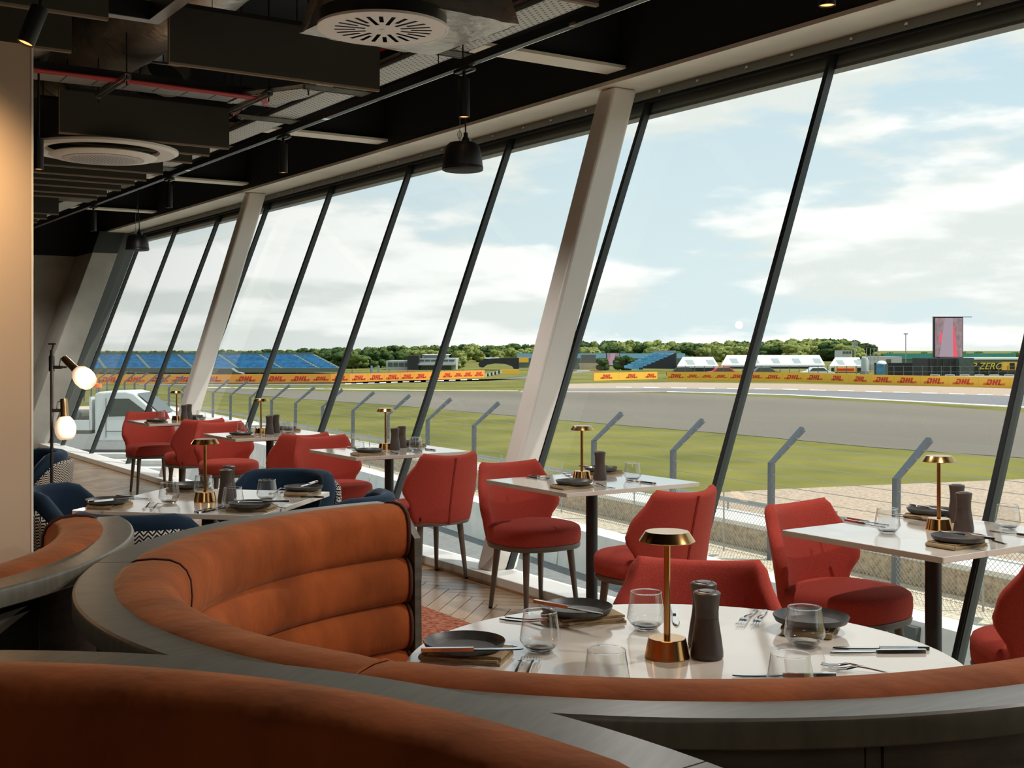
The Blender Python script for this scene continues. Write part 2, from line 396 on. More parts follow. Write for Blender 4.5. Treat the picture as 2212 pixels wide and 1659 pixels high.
# ceiling and blind walls
struct('ceiling', M().box(-6, 5.6, -5, 20, 4.1, 4.2), blackp, smooth=None)
struct('wall_left', M().box(-6.2, -6, -5, 20, -.3, 4.2), plaster2, smooth=None)
struct('wall_near', M().box(-6.2, 5.6, -5.2, -5, -.3, 4.2), plaster2, smooth=None)
wf = struct('wall_far', M().hexa([(-6,19.42,-.3),(xg(-.3),19.42,-.3),(xg(-.3),19.7,-.3),(-6,19.7,-.3),(-6,19.42,2.88),(xg(2.88),19.42,2.88),(xg(2.88),19.7,2.88),(-6,19.7,2.88)]), conc, smooth=None)
obj('black_upper_wall', M().box(-6, 5.2, 19.41, 19.7, 2.88, 4.2), blackp, wf, smooth=None)
# bulkhead above the glazing, pale soffit, head frame
struct('trim_1', M().box(4.95, 5.6, -5, 19.4, 3.22, 4.1), blackp, smooth=None)
struct('trim_2', M().box(4.945, xg(3.2), -5, 19.4, 3.195, 3.22), soff, smooth=None)
t3 = sempty('trim_3')
def lean_bar(mb, z0, z1, i0, i1, y0, y1):       # bar following the lean of the glass, offsets measured inwards
    return mb.hexa([(xg(z0)-i1,y0,z0),(xg(z0)-i0,y0,z0),(xg(z0)-i0,y1,z0),(xg(z0)-i1,y1,z0),(xg(z1)-i1,y0,z1),(xg(z1)-i0,y0,z1),(xg(z1)-i0,y1,z1),(xg(z1)-i1,y1,z1)])
obj('head_frame', lean_bar(M(), 3.135, 3.195, .012, .07, -5, 19.4), headm, t3, smooth=None)
obj('gasket_strip', lean_bar(M(), 3.115, 3.135, .012, .05, -5, 19.4), rubber, t3, smooth=None)
obj('outer_fascia', lean_bar(M(), 3.045, 3.19, -.10, -.02, -5, 19.4), headm, t3, smooth=None)
obj('drip_edge', lean_bar(M(), 3.03, 3.05, -.11, -.015, -5, 19.4), framed, t3, smooth=None)
bolt = mesh('bolt', M().lathe([(.012, 0), (.012, .004), (.006, .006)], 8), steel, 40)
for k in range(24):
    for dy in (-.22, .22): obj('bolt', bolt, steel, t3, loc=(xg(3.163)-.071, .69+1.62*k*.5+dy, 3.163), rot=(0, R(-90), 0))
# the roof edge outside
struct('trim_4', M().box(xg(3.2)+.01, 5.46, -5, 19.4, 3.195, 4.2), framed, smooth=None)
# sill
t5 = sempty('baseboard_right')
obj('white_sill', M().box(3.968, 4.20, -5, 18.4, -.02, .06), white, t5, smooth=None, bevel=.004)
obj('oak_edging', M().box(3.952, 3.968, -5, 18.4, -.012, .014), oak, t5, smooth=None)
struct('trim_5', M().box(4.10, 4.28, -5, 19.6, -2.6, -.02), concw, smooth=None)
# leaning window bays: one pane and one mullion each
YM = [-3.46, -1.81, -.17, 1.46, 3.07, 4.69, 6.31, 8.0, 9.65, 11.32, 13.02, 14.62, 16.3, 17.88, 18.4]
for k in range(len(YM)-1):
    w = sempty('window_%d' % (k+1))
    y0, y1 = YM[k], YM[k+1]
    obj('pane', M().add([(xg(.05), y0, .05), (xg(.05), y1, .05), (xg(3.2), y1, 3.2), (xg(3.2), y0, 3.2)], [(0, 1, 2, 3)]), winglass, w, smooth=None)
    obj('mullion', lean_bar(M(), .05, 3.16, -.02, .030, y0-.016, y0+.016), framed, w, smooth=None)
    obj('glazing_gasket', lean_bar(M(), .05, 3.16, .030, .036, y0-.010, y0+.010), rubber, w, smooth=None)
struct('trim_6', lean_bar(M(), -.02, 3.2, -.1, .32, 18.42, 18.55), framem, smooth=None)
# concrete pier at the far end
pr = thing('concrete_pier', 'leaning grey concrete pier against the far wall at the end of the glazing', 'pier')
obj('pier_shaft', M().hexa([(3.69,18.4,-.02),(4.06,18.4,-.02),(4.06,19.41,-.02),(3.69,19.41,-.02),(4.72,18.4,2.88),(5.09,18.4,2.88),(5.09,19.4,2.88),(4.72,19.4,2.88)]), conc, pr, smooth=None, bevel=.01)
obj('painted_pier_head', M().hexa([(4.72,18.41,2.88),(5.09,18.41,2.88),(5.09,19.4,2.88),(4.72,19.4,2.88),(4.83,18.41,3.2),(5.2,18.41,3.2),(5.2,19.4,3.2),(4.83,19.4,3.2)]), framed, pr, smooth=None)
# warm plaster partition on the left
wl = struct('wall_partition', M().box(-2.6, 1.135, 5.4, 5.62, -.01, 2.74), wallm, smooth=None)
wl.name = 'trim_7'
obj('lit_edge_strip', M().box(1.131, 1.139, 5.396, 5.404, 0, 2.74), white, wl, smooth=None)  # white strip painting the thin lit edge of the partition
# leaning columns
for k, (yc, lab) in enumerate(((6.30, 'white leaning steel column beside the second window table, nearest the camera'), (12.83, 'white leaning steel column rising behind the farthest red chairs'))):
    c = thing('leaning_column', lab, 'column', (0, yc, 0))
    def sec(x, z): return [(x, 0, z), (x+.20, 0, z), (x+.20, .17, z), (x, .17, z)]
    obj('shaft', M().hexa(sec(4.025, .055)+sec(5.005, 3.195)), colm, c, smooth=None, bevel=.022, seg=3)
    obj('base_plate', M().box(3.995, 4.2, -.03, .2, .055, .062), white, c, smooth=None)
# ceiling cross beams
for k, (yc, lab) in enumerate(((-.2, 'pale flat ceiling beam nearest the camera above the booths'), (3.0, 'pale flat ceiling beam just short of the slotted round air diffuser'), (6.2, 'pale flat ceiling beam crossing beside the slotted round air diffuser'), (9.5, 'pale flat ceiling beam meeting the bulkhead above the middle window table'), (12.8, 'pale flat ceiling beam above the farther black pendant'), (16.1, 'farthest pale flat ceiling beam by the end wall'))):
    b_ = thing('ceiling_beam', lab, 'beam', (0, yc, 0), group='cross beams under the ceiling')
    obj('flange', M().box(2.8, 4.94, -.10, .10, 3.265, 3.285), soff, b_, smooth=None)
    obj('web', M().box(2.8, 4.94, -.02, .02, 3.285, 4.1), blackp, b_, smooth=None)
# ------------------------------------------------------------------ acoustic baffles
def baffle(x0, x1, y, lab, z=2.95, h=.31):
    t = thing('acoustic_baffle', lab, 'baffle', ((x0+x1)/2, y, z), group='acoustic baffles hung from the ceiling')
    w = (x1-x0)/2
    obj('panel', M().box(-w, w, -.012, .012, .012, h), baffm, t, smooth=None)
    obj('bottom_edge', M().box(-w, w, -.0125, .0125, 0, .012), baffe, t, smooth=None)
    obj('end_edge', M().box(-w-.004, -w, -.0125, .0125, 0, h), baffe, t, smooth=None)
    obj('rail', M().box(-w+.06, w-.06, -.01, .01, h, h+.025), black, t, smooth=None)
    for s in (-.62, .62): obj('hanger_wire', M().tube([(s*w, 0, h+.02), (s*w, 0, 4.1-z)], .002, 5), black, t)
baffle(2.01, 3.25, 6.30, 'large charcoal baffle right behind the slotted round air diffuser')
baffle(2.02, 3.25, 8.76, 'charcoal baffle hanging right above the round perforated ceiling unit')
baffle(1.9, 3.24, 9.16, 'second charcoal baffle above the perforated unit, just behind the first')
baffle(2.01, 3.24, 4.20, 'charcoal baffle cut off by the top edge right of the slotted diffuser')
baffle(.27, 1.51, 5.62, 'charcoal baffle at the top left corner with a pale lower edge', 2.95)
baffle(.27, 1.52, 6.34, 'charcoal baffle at top left above the plaster partition')
far = ['first', 'second', 'third', 'fourth', 'fifth', 'sixth', 'seventh']
for k, y in enumerate((9.6, 10.36, 10.84, 11.2, 11.65, 12.14, 12.5)):
    baffle(.4, 3.25, y, '%s of the long charcoal baffles in the row beyond the perforated unit' % far[k])
for k, y in enumerate((14.13, 14.7, 15.2, 15.7)):
    baffle(.4, 3.25, y, '%s charcoal baffle of the farthest row near the end wall' % far[k])
# ------------------------------------------------------------------ round air diffusers, foil boxes, ducts
def foilbox(name, lab, cx, cy, z0, sx, sy, h, rz, tp=.8):
    mb = M(); random.seed(int(cx*100)); n = 14
    def P(u, v, w):
        s = 1-(1-tp)*w
        return Vector((u*sx/2*s, v*sy/2*s, w*h))
    vs = []; fs = []
    for side in range(4):
        o = len(vs)
        for a in range(n+1):
            for b2 in range(7):
                e = -1+2*a/n
                u, v = [(e, -1), (1, e), (-e, 1), (-1, -e)][side]
                p = P(u, v, b2/6); q = 0 if a in (0, n) else 1
                p += Vector((random.uniform(-1, 1), random.uniform(-1, 1), random.uniform(-1, 1)))*.008*q; vs.append(p)
        for a in range(n):
            for b2 in range(6): fs.append((o+a*7+b2, o+(a+1)*7+b2, o+(a+1)*7+b2+1, o+a*7+b2+1))
    o = len(vs)
    for a in range(n+1):
        for b2 in range(n+1):
            p = P(-1+2*a/n, -1+2*b2/n, 0); q = 0 if a in (0, n) or b2 in (0, n) else 1
            p.z += random.uniform(-1, 1)*.007*q; vs.append(p)
    for a in range(n):
        for b2 in range(n): fs.append((o+a*(n+1)+b2, o+(a+1)*(n+1)+b2, o+(a+1)*(n+1)+b2+1, o+a*(n+1)+b2+1))
    mb.add(vs, fs)
    t = thing(name, lab, 'duct', (cx, cy, z0), rz)
    obj('foil_skin', mb, foil, t, smooth=70)
    obj('foil_tape', M().box(-sx/2-.004, -sx/2+.03, -sy/2-.004, -sy/2+.03, -.002, h*.2), foil, t, smooth=None)
    obj('duct_spigot', M().lathe([(.12, h-.02), (.12, 4.05-z0)], 16), foil, t)
    return t
foilbox('foil_plenum_box', 'crumpled foil wrapped plenum box over the slotted round air diffuser', 2.83, 5.18, 3.01, .78, .78, .34, 0.05)
dz = thing('slot_diffuser', 'white round air diffuser with radial slots near the top of the view', 'diffuser', (2.625, 5.045, 2.945))
rr = .308; dz.scale = (1, 1, 1)
obj('rim', M().lathe([(rr, .012), (rr, .0), (rr-.012, -.001), (rr-.012, .012)], 56, closed=True), white, dz)
obj('collar', M().lathe([(rr-.01, .012), (rr-.01, .075)], 48, caps=False), black, dz)
# the face plate with 22 radial slots, built as a ring of wedges
def slot_face():
    vs = []; fs = []; n = 24
    def ring(r, a): return (r*math.cos(a), r*math.sin(a), 0)
    for k in range(n):
        a0 = 2*math.pi*(k-.5)/n; a1 = 2*math.pi*(k+.5)/n; am = 2*math.pi*k/n
        ri = .085 if k % 2 else .13; ro = .228; hw = .0098
        d = Vector((math.cos(am), math.sin(am), 0)); p = Vector((-d.y, d.x, 0))
        q = [d*ri-p*hw, d*ro-p*hw, d*ro+p*hw, d*ri+p*hw]
        A = [Vector(ring(.02, a0)), Vector(ring(rr, a0)), Vector(ring(rr, am)), Vector(ring(rr, a1)), Vector(ring(.02, a1)), Vector(ring(.02, am))]
        o = len(vs); vs += A+q
        fs += [(o, o+1, o+7, o+6), (o+1, o+2, o+3, o+8, o+7), (o+3, o+4, o+9, o+8), (o+4, o+5, o, o+6, o+9)]
    return M().add(vs, fs)
obj('slotted_face', slot_face(), white, dz, smooth=None)
obj('dark_backing', M().lathe([(rr-.014, .022), (rr-.014, .026)], 40), blk, dz)
obj('centre_cap', M().lathe([(.021, -.001), (.021, .004)], 16), white, dz)
obj('centre_screw', M().lathe([(.009, -.004), (.009, .0)], 8), steel, dz)
d2 = thing('perforated_diffuser', 'white round perforated ceiling unit with a wide dished rim under a baffle', 'diffuser', (2.44, 9.20, 2.885))
d2.scale = (1.36, 1.36, 1.1)
obj('dished_rim', M().lathe([(.30, .035), (.38, .02), (.40, .035), (.40, .05), (.37, .06), (.29, .055)], 48, closed=True), white, d2)
obj('centre_disc', M().lathe([(.0, -.028), (.17, -.026), (.27, -.012), (.285, 0), (.27, .01), (.0, .012)], 48, caps=False), white, d2)
pd = mat('perforated_white', srgb(190, 188, 184), .5)
tt, bb = nodes_of(pd); tcn = tt.nodes.new('ShaderNodeTexCoord'); vo = tt.nodes.new('ShaderNodeTexVoronoi'); vo.inputs['Scale'].default_value = 60; vo.inputs['Randomness'].default_value = 0
tt.links.new(tcn.outputs['Object'], vo.inputs['Vector']); lt = tt.nodes.new('ShaderNodeMath'); lt.operation = 'LESS_THAN'; lt.inputs[1].default_value = .42
tt.links.new(vo.outputs['Distance'], lt.inputs[0]); mm = tt.nodes.new('ShaderNodeMix'); mm.data_type = 'RGBA'; tt.links.new(lt.outputs[0], mm.inputs[0])
mm.inputs[6].default_value = srgb(205, 202, 196)+(1,); mm.inputs[7].default_value = srgb(40, 40, 40)+(1,); tt.links.new(mm.outputs[2], bb.inputs['Base Color'])
obj('perforated_plate', M().lathe([(.0, -.0305), (.17, -.0285), (.215, -.022)], 48, caps=False), pd, d2)
for a in (.6, 2.5, 3.9, 5.6): obj('hanger_wire', M().tube([(.34*math.cos(a), .34*math.sin(a), .05), (.34*math.cos(a), .34*math.sin(a), 1.08)], .003, 5), black, d2)
d3 = dup(d2, (1.75, 13.35, 2.9), 0, 'small far round perforated ceiling unit between the two far baffle rows')
def pipe(name, pts, r, lab, rings=0, m=foil, cat='duct'):
    t = thing(name, lab, cat, pts[0]); o = Vector(pts[0])
    P = [Vector(p)-o for p in pts]; n = 40; Q = []; rs = []
    random.seed(3)
    tot = len(P)-1
    for i in range(n+1):
        u = i/n*tot; k = min(int(u), tot-1); Q.append(P[k].lerp(P[k+1], u-k)); rs.append(r*(1+random.uniform(-.018, .018)))
    obj('duct_body', M().tube(Q, rs, 24), m, t, smooth=70)
    for k in range(rings):
        u = (k+.5)/rings*tot; kk = min(int(u), tot-1); c = P[kk].lerp(P[kk+1], u-kk); d = (P[kk+1]-P[kk]).normalized()
        obj('strap', M().tube([c-d*.012, c+d*.012], r*1.02, 24), galv, t)
pipe('foil_duct', [(2.35, 4.6, 3.72), (2.42, 7.0, 3.66), (2.25, 11.0, 3.62)], .27, 'thick round foil duct running under the ceiling behind the largest baffle', 3)
pipe('foil_duct', [(1.2, 4.4, 3.45), (1.55, 7.2, 3.45), (1.72, 8.6, 3.42)], .17, 'foil wrapped duct between the plaster partition and the cross cable tray', 2)
pipe('foil_duct', [(-.4, 4.2, 3.7), (-.2, 8, 3.7)], .22, 'foil duct in the dark above the top left baffles', 2)
rg = thing('duct_collar', 'open round steel duct collar hanging above the cross cable tray', 'duct', (2.75, 8.75, 3.42))
obj('ring', M().lathe([(.155, 0), (.165, 0), (.165, .13), (.155, .13)], 32, closed=True).xf(Matrix.Rotation(R(62), 4, 'X')), galv, rg)
for s in (-.1, .1): obj('cross_bar', M().box(-.15, .15, s-.01, s+.01, .05, .06).xf(Matrix.Rotation(R(62), 4, 'X')), galv, rg)
obj('hanger_rod', M().tube([(0, 0, .1), (0, 0, .66)], .004, 6), black, rg)
# light frame corner at the top left
fr_ = thing('black_light_frame', 'black linear light frame with a pale lower edge at the top left', 'light frame', (1.93, 6.3, 3.16))
obj('long_rail', M().box(-.03, .03, -2.2, .03, .006, .10), black, fr_, smooth=None)
obj('long_rail_edge', M().box(-.034, .034, -2.2, .034, 0, .004), galv, fr_, smooth=None)
obj('cross_rail', M().box(-1.6, -.03, -.03, .03, .006, .10), black, fr_, smooth=None)
obj('cross_rail_edge', M().box(-1.6, -.034, -.034, .034, 0, .004), galv, fr_, smooth=None)
for s in (-1.2, -.3): obj('hanger_rod', M().tube([(s, 0, .1), (s, 0, .92)], .003, 6), black, fr_)
# ------------------------------------------------------------------ cable trays
tr = thing('cable_tray', 'long perforated steel cable tray running beside the track lighting', 'cable tray', (3.56, 0, 3.18))
obj('perforated_bed', M().box(-.11, .11, 2.0, 17.5, 0, .003), perf, tr, smooth=None)
for s in (-1, 1): obj('side_flange', M().box(s*.11-.003, s*.11+.003, 2.0, 17.5, 0, .055), galv, tr, smooth=None)
tr2 = thing('cable_tray', 'perforated cross tray carrying red cables towards the plaster partition', 'cable tray', (0, 8.1, 3.2))
obj('perforated_bed', M().box(-1.5, 3.42, -.15, .15, 0, .003), galv, tr2, smooth=None)
for s in (-1, 1): obj('side_flange', M().box(-1.5, 3.42, s*.15-.003, s*.15+.003, 0, .055), black, tr2, smooth=None)
slot = mesh('slot_row', M().box(-.004, .004, -.11, .11, -.001, .0), blk)
for k in range(17): obj('slot_row', slot, blk, tr2, loc=(.1+.2*k, 0, 0))
tr3 = thing('cable_tray', 'short angled perforated tray joining the cross tray to the long tray', 'cable tray', (3.35, 7.75, 3.19))
obj('perforated_bed', M().prism([(-.30, .22), (-.30, .5), (.0, .36), (.14, -.2), (.14, -1.0), (-.03, -1.0), (-.03, -.3)], 0, .003), perf, tr3, smooth=None)
obj('side_flange', M().tube([(-.30, .22, .025), (-.03, -.3, .025), (-.03, -1.0, .025)], .02, 4), galv, tr3)
def cable(pts, r, lab, group, m=redc):
    o = Vector(pts[0]); random.seed(len(lab)+int(o.x*50)+int(o.z*1000)); Q = []
    for i in range(len(pts)-1):
        for k in range(8):
            p = Vector(pts[i]).lerp(Vector(pts[i+1]), k/8)-o; p += Vector((0, random.uniform(-.008, .008), random.uniform(0, .006))); Q.append(p)
    Q.append(Vector(pts[-1])-o)
    c = obj('cable', M().tube(Q, r, 6), m, loc=o); tag(c, lab, 'cable', group)
for k in range(4):
    y = 7.86+.022*k
    cable([(-1.2, y, 3.185-.004*k), (1.5, y, 3.18), (3.2, y+.05, 3.185), (3.32, y+.3, 3.2)], .009, ['first', 'second', 'third', 'fourth'][k]+' red cable from the camera, clipped along the cross tray', 'red cables on the cross tray')
for k in range(3):
    x = 3.40+.02*k
    cable([(3.12, 7.35+.03*k, 3.24), (x, 6.9, 3.30), (x, 6.0, 3.26), (x, 3.4, 3.25)], .010, ['lowest', 'middle', 'rightmost'][k]+' red cable looping from the cross tray along the long tray', 'red cables beside the long tray')
for k in range(2):
    cable([(3.2+.05*k, 8.3, 3.22), (3.36, 9.0, 3.25), (3.38, 10.6, 3.25)], .009, ['left', 'right'][k]+' red cable curving off the cross tray away from the camera', 'red cables beyond the cross tray')
for k in range(4):
    x = 3.44+.03*k
    cable([(x, 2.4, 3.20), (x, 9, 3.20), (x, 15, 3.20)], .006, ['first', 'second', 'third', 'fourth'][k]+' thin black cable from the left in the long perforated tray', 'black cables in the long tray', black)
# channel hangers under the trays
def hanger(x0, x1, y, z, lab, z2=4.1):
    t = thing('channel_hanger', lab, 'hanger', ((x0+x1)/2, y, z), group='slotted channel hangers carrying the trays')
    w = (x1-x0)/2
    mb = M().box(-w, w, -.02, -.017, 0, .03).box(-w, w, .017, .02, 0, .03).box(-w, w, -.02, .02, .027, .03)
    obj('channel', mb, galv, t, smooth=None)
    k = int(w*2/.05)
    obj('slots', (lambda q: [q.box(-w+.02+.05*i, -w+.045+.05*i, -.008, .008, .0262, .0269) for i in range(k)] and q)(M()), blk, t, smooth=None, kind='stuff')
    for s in (-w+.03, w-.03):
        obj('threaded_rod', M().tube([(s, 0, -.04), (s, 0, z2-z)], .005, 6), black, t)
        obj('nut', M().lathe([(.011, -.012), (.011, .0)], 6, (s, 0, 0)), galv, t)
        obj('washer', M().lathe([(.02, -.003), (.02, .0)], 10, (s, 0, 0)), galv, t)
for k, (y, lab) in enumerate(((3.8, 'slotted steel channel hanger nearest the camera'), (6.02, 'slotted steel channel hanger under the tray right of the slotted diffuser'), (7.3, 'slotted steel channel hanger just below the right end of the big baffle'), (8.5, 'slotted channel hanger beside the baffle over the perforated unit'), (9.9, 'slotted channel hanger above the first of the long baffles'), (11.4, 'slotted channel hanger amid the long baffles'), (12.9, 'slotted channel hanger beyond the long baffles'), (14.4, 'farthest slotted channel hanger by the far baffles'))):
    hanger(3.22, 3.72, y, 3.145, lab)
def hanger_y(x, y0, y1, z, lab):
    t = thing('channel_hanger', lab, 'hanger', (x, (y0+y1)/2, z)); w = (y1-y0)/2
    obj('channel', M().box(-.02, -.017, -w, w, 0, .03).box(.017, .02, -w, w, 0, .03).box(-.02, .02, -w, w, .027, .03), galv, t, smooth=None)
    for s in (-w+.03, w-.03):
        obj('threaded_rod', M().tube([(0, s, -.04), (0, s, 4.1-z)], .005, 6), black, t); obj('nut', M().lathe([(.011, -.012), (.011, 0)], 6, (0, s, 0)), galv, t)
hanger_y(2.2, 7.72, 8.45, 3.165, 'slotted channel hanger crossing under the red cables of the cross tray')
hanger_y(3.15, 7.7, 8.45, 3.165, 'slotted channel hanger under the right end of the cross tray')
# ------------------------------------------------------------------ track with spots
rl = thing('lighting_track', 'long black lighting track crossing the ceiling parallel to the windows', 'lighting track', (3.42, 0, 2.985))
obj('track_body', M().box(-.018, .018, 1.5, 18.5, 0, .045), black, rl, smooth=None)
obj('track_lip', M().box(.018, .022, 1.5, 18.5, -.001, .010), steel, rl, smooth=None)
for y in (2.5, 5.9, 9.3, 12.7, 16.1): obj('suspension_rod', M().tube([(0, y, .04), (0, y, 1.11)], .003, 6), black, rl)
for y in (4.6, 7.4, 10.2, 13.0): obj('track_joint', M().box(-.02, .024, y-.025, y+.025, -.002, .012), steel, rl, smooth=None)
spots = ['cylindrical black track spot at the top edge above the bulkhead', 'cylindrical black track spot right above the nearer pendant', 'cylindrical black track spot second along the track', 'cylindrical black track spot third along the track', 'cylindrical black track spot near the far end of the track']
for k, y in enumerate((3.05, 5.62, 8.12, 10.72, 13.3)):
    t = thing('track_spot', spots[k], 'spotlight', (3.42, y, 2.98))
    obj('adapter', M().box(-.022, .022, -.08, .08, -.02, .0), black, t, smooth=None, bevel=.004)
    obj('adapter_cover', M().box(.012, .03, -.075, .075, -.026, -.012), galv, t, smooth=None)
    obj('stem', M().tube([(0, 0, -.02), (0, 0, -.06)], .01, 10), black, t)
    obj('body', M().lathe([(.0, -.06), (.03, -.06), (.031, -.063), (.031, -.268), (.029, -.27), (.027, -.262)], 28, caps=False), black, t)
    obj('led_face', M().lathe([(.0, -.264), (.027, -.264)], 24, caps=False), bulbm, t)
cy = thing('tilted_spot', 'thick tilted cylindrical spot aimed at the plaster partition, top left', 'spotlight', (1.075, 4.98, 2.79))
T = Matrix.Rotation(R(-24), 4, 'Y').inverted() if False else Matrix.Rotation(R(20), 4, 'Y')
obj('body', M().lathe([(.0, 0), (.033, 0), (.034, -.004), (.034, -.155), (.03, -.158)], 28, caps=False).xf(T), black, cy)
obj('led_face', M().lathe([(.0, -.15), (.03, -.15)], 20, caps=False).xf(T), bulbm, cy)
obj('yoke', M().tube([(0, 0, 0), (.02, .02, .14), (.02, .02, .5)], .008, 8), black, cy)
lamp('spot_lamp', 'SPOT', (.80, 4.75, 2.5), 36, (1, .66, .34), target=(.55, 5.4, 1.9), spot_size=R(115), spot_blend=1.0, shadow_soft_size=.05)
c5 = thing('wall_spot', 'slim cylindrical spot half hidden behind the plaster partition edge', 'spotlight', (1.72, 8.0, 2.78))
obj('body', M().lathe([(.0, 0), (.03, 0), (.03, -.2), (.027, -.2)], 20, caps=False), black, c5)
obj('led_face', M().lathe([(.0, -.195), (.027, -.195)], 20, caps=False), bulbm, c5)
obj('bracket', M().tube([(0, 0, 0), (0, 0, .5)], .008, 6), black, c5)
# ------------------------------------------------------------------ pendants
def pendant(x, y, zt, lab):
    t = thing('pendant', lab, 'pendant', (x, y, zt))
    obj('shade', M().lathe([(.0, 0), (.075, -.0), (.095, -.02), (.108, -.075), (.114, -.13), (.112, -.15), (.105, -.158)], 40, caps=False), black, t)
    obj('grille', M().lathe([(.105, -.158), (.06, -.164), (.0, -.165)], 40, caps=False), blk, t)
    obj('skirt_band', M().lathe([(.114, -.132), (.1165, -.135), (.1165, -.152), (.112, -.155)], 40, caps=False), black, t)
    obj('cable_gland', M().lathe([(.022, -.01), (.022, .022), (.012, .04), (.012, .06)], 14, (.02, 0, 0)), black, t)
    obj('clamp', M().box(.03, .05, -.012, .012, 0, .03), galv, t, smooth=None)
    obj('power_cord', M().tube([(.02, 0, .05), (.018, 0, .12), (.002, 0, .32), (-.002, 0, 4.1-zt)], .0045, 6), black, t)
    obj('safety_wire', M().tube([(-.02, 0, 0), (-.018, 0, .2), (0, 0, .3), (0, 0, 4.1-zt)], .002, 5), galv, t)
    obj('carabiner', M().tube([(-.02+.012*math.cos(a), .0, .045+.022*math.sin(a)) for a in [2*math.pi*i/10 for i in range(10)]], .003, 5, closed=True), steel, t)
pendant(3.52, 5.80, 2.605, 'black bell shaped pendant hanging in front of the nearer windows')
pendant(3.60, 12.3, 2.60, 'small far black bell shaped pendant near the concrete pier')
# ------------------------------------------------------------------ curved booths
def ell(cr, cz, a, b, n=16, a0=0.0, a1=2*math.pi):
    return [(cr+a*math.cos(a0+(a1-a0)*i/n), cz+b*math.sin(a0+(a1-a0)*i/n)) for i in range(n)]
B0, B1 = R(92), R(268)
def roll_prof(k):
    z = [.911, .776, .643, .510][k]; h = [.084, .072, .072, .072][k]; inn = [.962, .952, .947, .942][k]
    pts = []
    for i in range(20):
        a = 2*math.pi*i/20; c, s_ = math.cos(a), math.sin(a)
        e = .72
        r = (abs(c)**e)*(1 if c >= 0 else -1); zz = (abs(s_)**e)*(1 if s_ >= 0 else -1)
        out = 1.128 if k == 0 else 1.08
        mid = (inn+out)/2; q_ = mid+(out-inn)/2*r
        pts.append((min(q_, 1.062) if k == 0 and z+h*zz < .955 else q_, z+h*zz))
    return pts
def booth(lab):
    t = thing('curved_booth', lab, 'booth')
    obj('plinth', M().arc([(.62, 0), (1.09, 0), (1.09, .10), (.62, .10)], B0, B1, 48), blackp, t, smooth=30)
    obj('carcass', M().arc([(1.07, .02), (1.105, .02), (1.105, .945), (1.07, .945)], B0, B1, 64), carc, t, smooth=30)
    n = 8; st = (B1-B0)/n
    for k in range(n):
        a = B0+st*k
        obj('back_panel', M().arc([(1.108, .03), (1.126, .03), (1.126, .944), (1.108, .944)], a+.012, a+st-.012, 10), carc, t, smooth=30)
    for k in range(n+1):
        a = B0+st*k; a = min(max(a, B0+.008), B1-.008)
        obj('joint_strip', M().arc([(1.106, .03), (1.124, .03), (1.124, .944), (1.106, .944)], a-.009, a+.009, 2), carc, t, smooth=30)
    ns = 3; st = (B1-B0)/ns
    for k in range(ns):
        a = B0+st*k; g = .0012
        obj('ledge', M().arc([(1.07, .946), (1.166, .946), (1.17, .949), (1.17, .979), (1.1685, .983), (1.164, .986), (1.07, .986)], a+g, a+st-g, 24), capw, t, smooth=30)
    for k in range(ns):
        a = B0+st*k
        for j in range(4):
            pr = roll_prof(j); m_, nn_ = M(), 22; g = .004
            vs = []; fs = []; K = len(pr); cr = sum(p[0] for p in pr)/K; cz = sum(p[1] for p in pr)/K
            for i in range(nn_+1):
                u = i/nn_; an = a+g+(st-2*g)*u; e = min(u, 1-u)*nn_
                s = .955 if e < .5 else 1.0
                wob = 1+.010*math.sin(u*37+j*2+k)+.006*math.sin(u*91+j)
                for r, z in pr:
                    rr_, zz = cr+(r-cr)*s*wob, cz+(z-cz)*s; vs.append((rr_*math.cos(an), rr_*math.sin(an), zz))
            for i in range(nn_):
                for q in range(K): fs.append((i*K+q, (i+1)*K+q, (i+1)*K+(q+1) % K, i*K+(q+1) % K))
            fs.append(tuple(range(K-1, -1, -1))); fs.append(tuple(nn_*K+q for q in range(K)))
            r_ = obj('cushion_roll', m_.add(vs, fs), velv, t, smooth=70)
            if (k == 0 or k == ns-1):
                ae = B0+.010 if k == 0 else B1-.010
                P = [(r*math.cos(ae), r*math.sin(ae), z) for r, z in [(cr+(r-cr)*1.0, cz+(z-cz)*1.0) for r, z in pr]]
                obj('piping', M().tube(P, .0055, 6, closed=True), velvp, r_, smooth=60)
            if j == 0 and k > 0:
                P = [(r*math.cos(a), r*math.sin(a), z) for r, z in [(cr+(r-cr)*.975, cz+(z-cz)*.975) for r, z in pr]]
                obj('seam_piping', M().tube(P, .0024, 6, closed=True), velvp if k == 1 else velv, r_, smooth=60)
        sp_ = [(.52, .32), (.50, .36), (.505, .43), (.54, .455), (.96, .455), (.96, .30), (.54, .30)]
        obj('seat_cushion', M().arc(sp_, a+.003, a+st-.003, 20), velv, t, smooth=50)
    for a in (B0, B1):
        s = -1 if a == B0 else 1
        a2 = a+s*.022
        obj('end_panel', M().arc([(.935, 0), (1.126, 0), (1.126, .95), (1.03, .965), (.95, .90)], min(a, a2), max(a, a2), 2), carc, t, smooth=None)
    return t
bt = booth('large curved rust velvet booth around the round marble table')
bt.location = (1.722, 2.086, 0); bt.scale = (1.015, 1.015, 1)
b2 = dup(bt, (-.225, 3.425, 0), R(90), 'curved rust booth at the left edge, seen from behind beside the plaster partition'); b2.scale = (1, 1, 1)
b3 = dup(bt, (-.315, .835, 0), R(-146.7), 'curved rust booth filling the bottom left foreground'); b3.scale = (1, 1, 1.042)
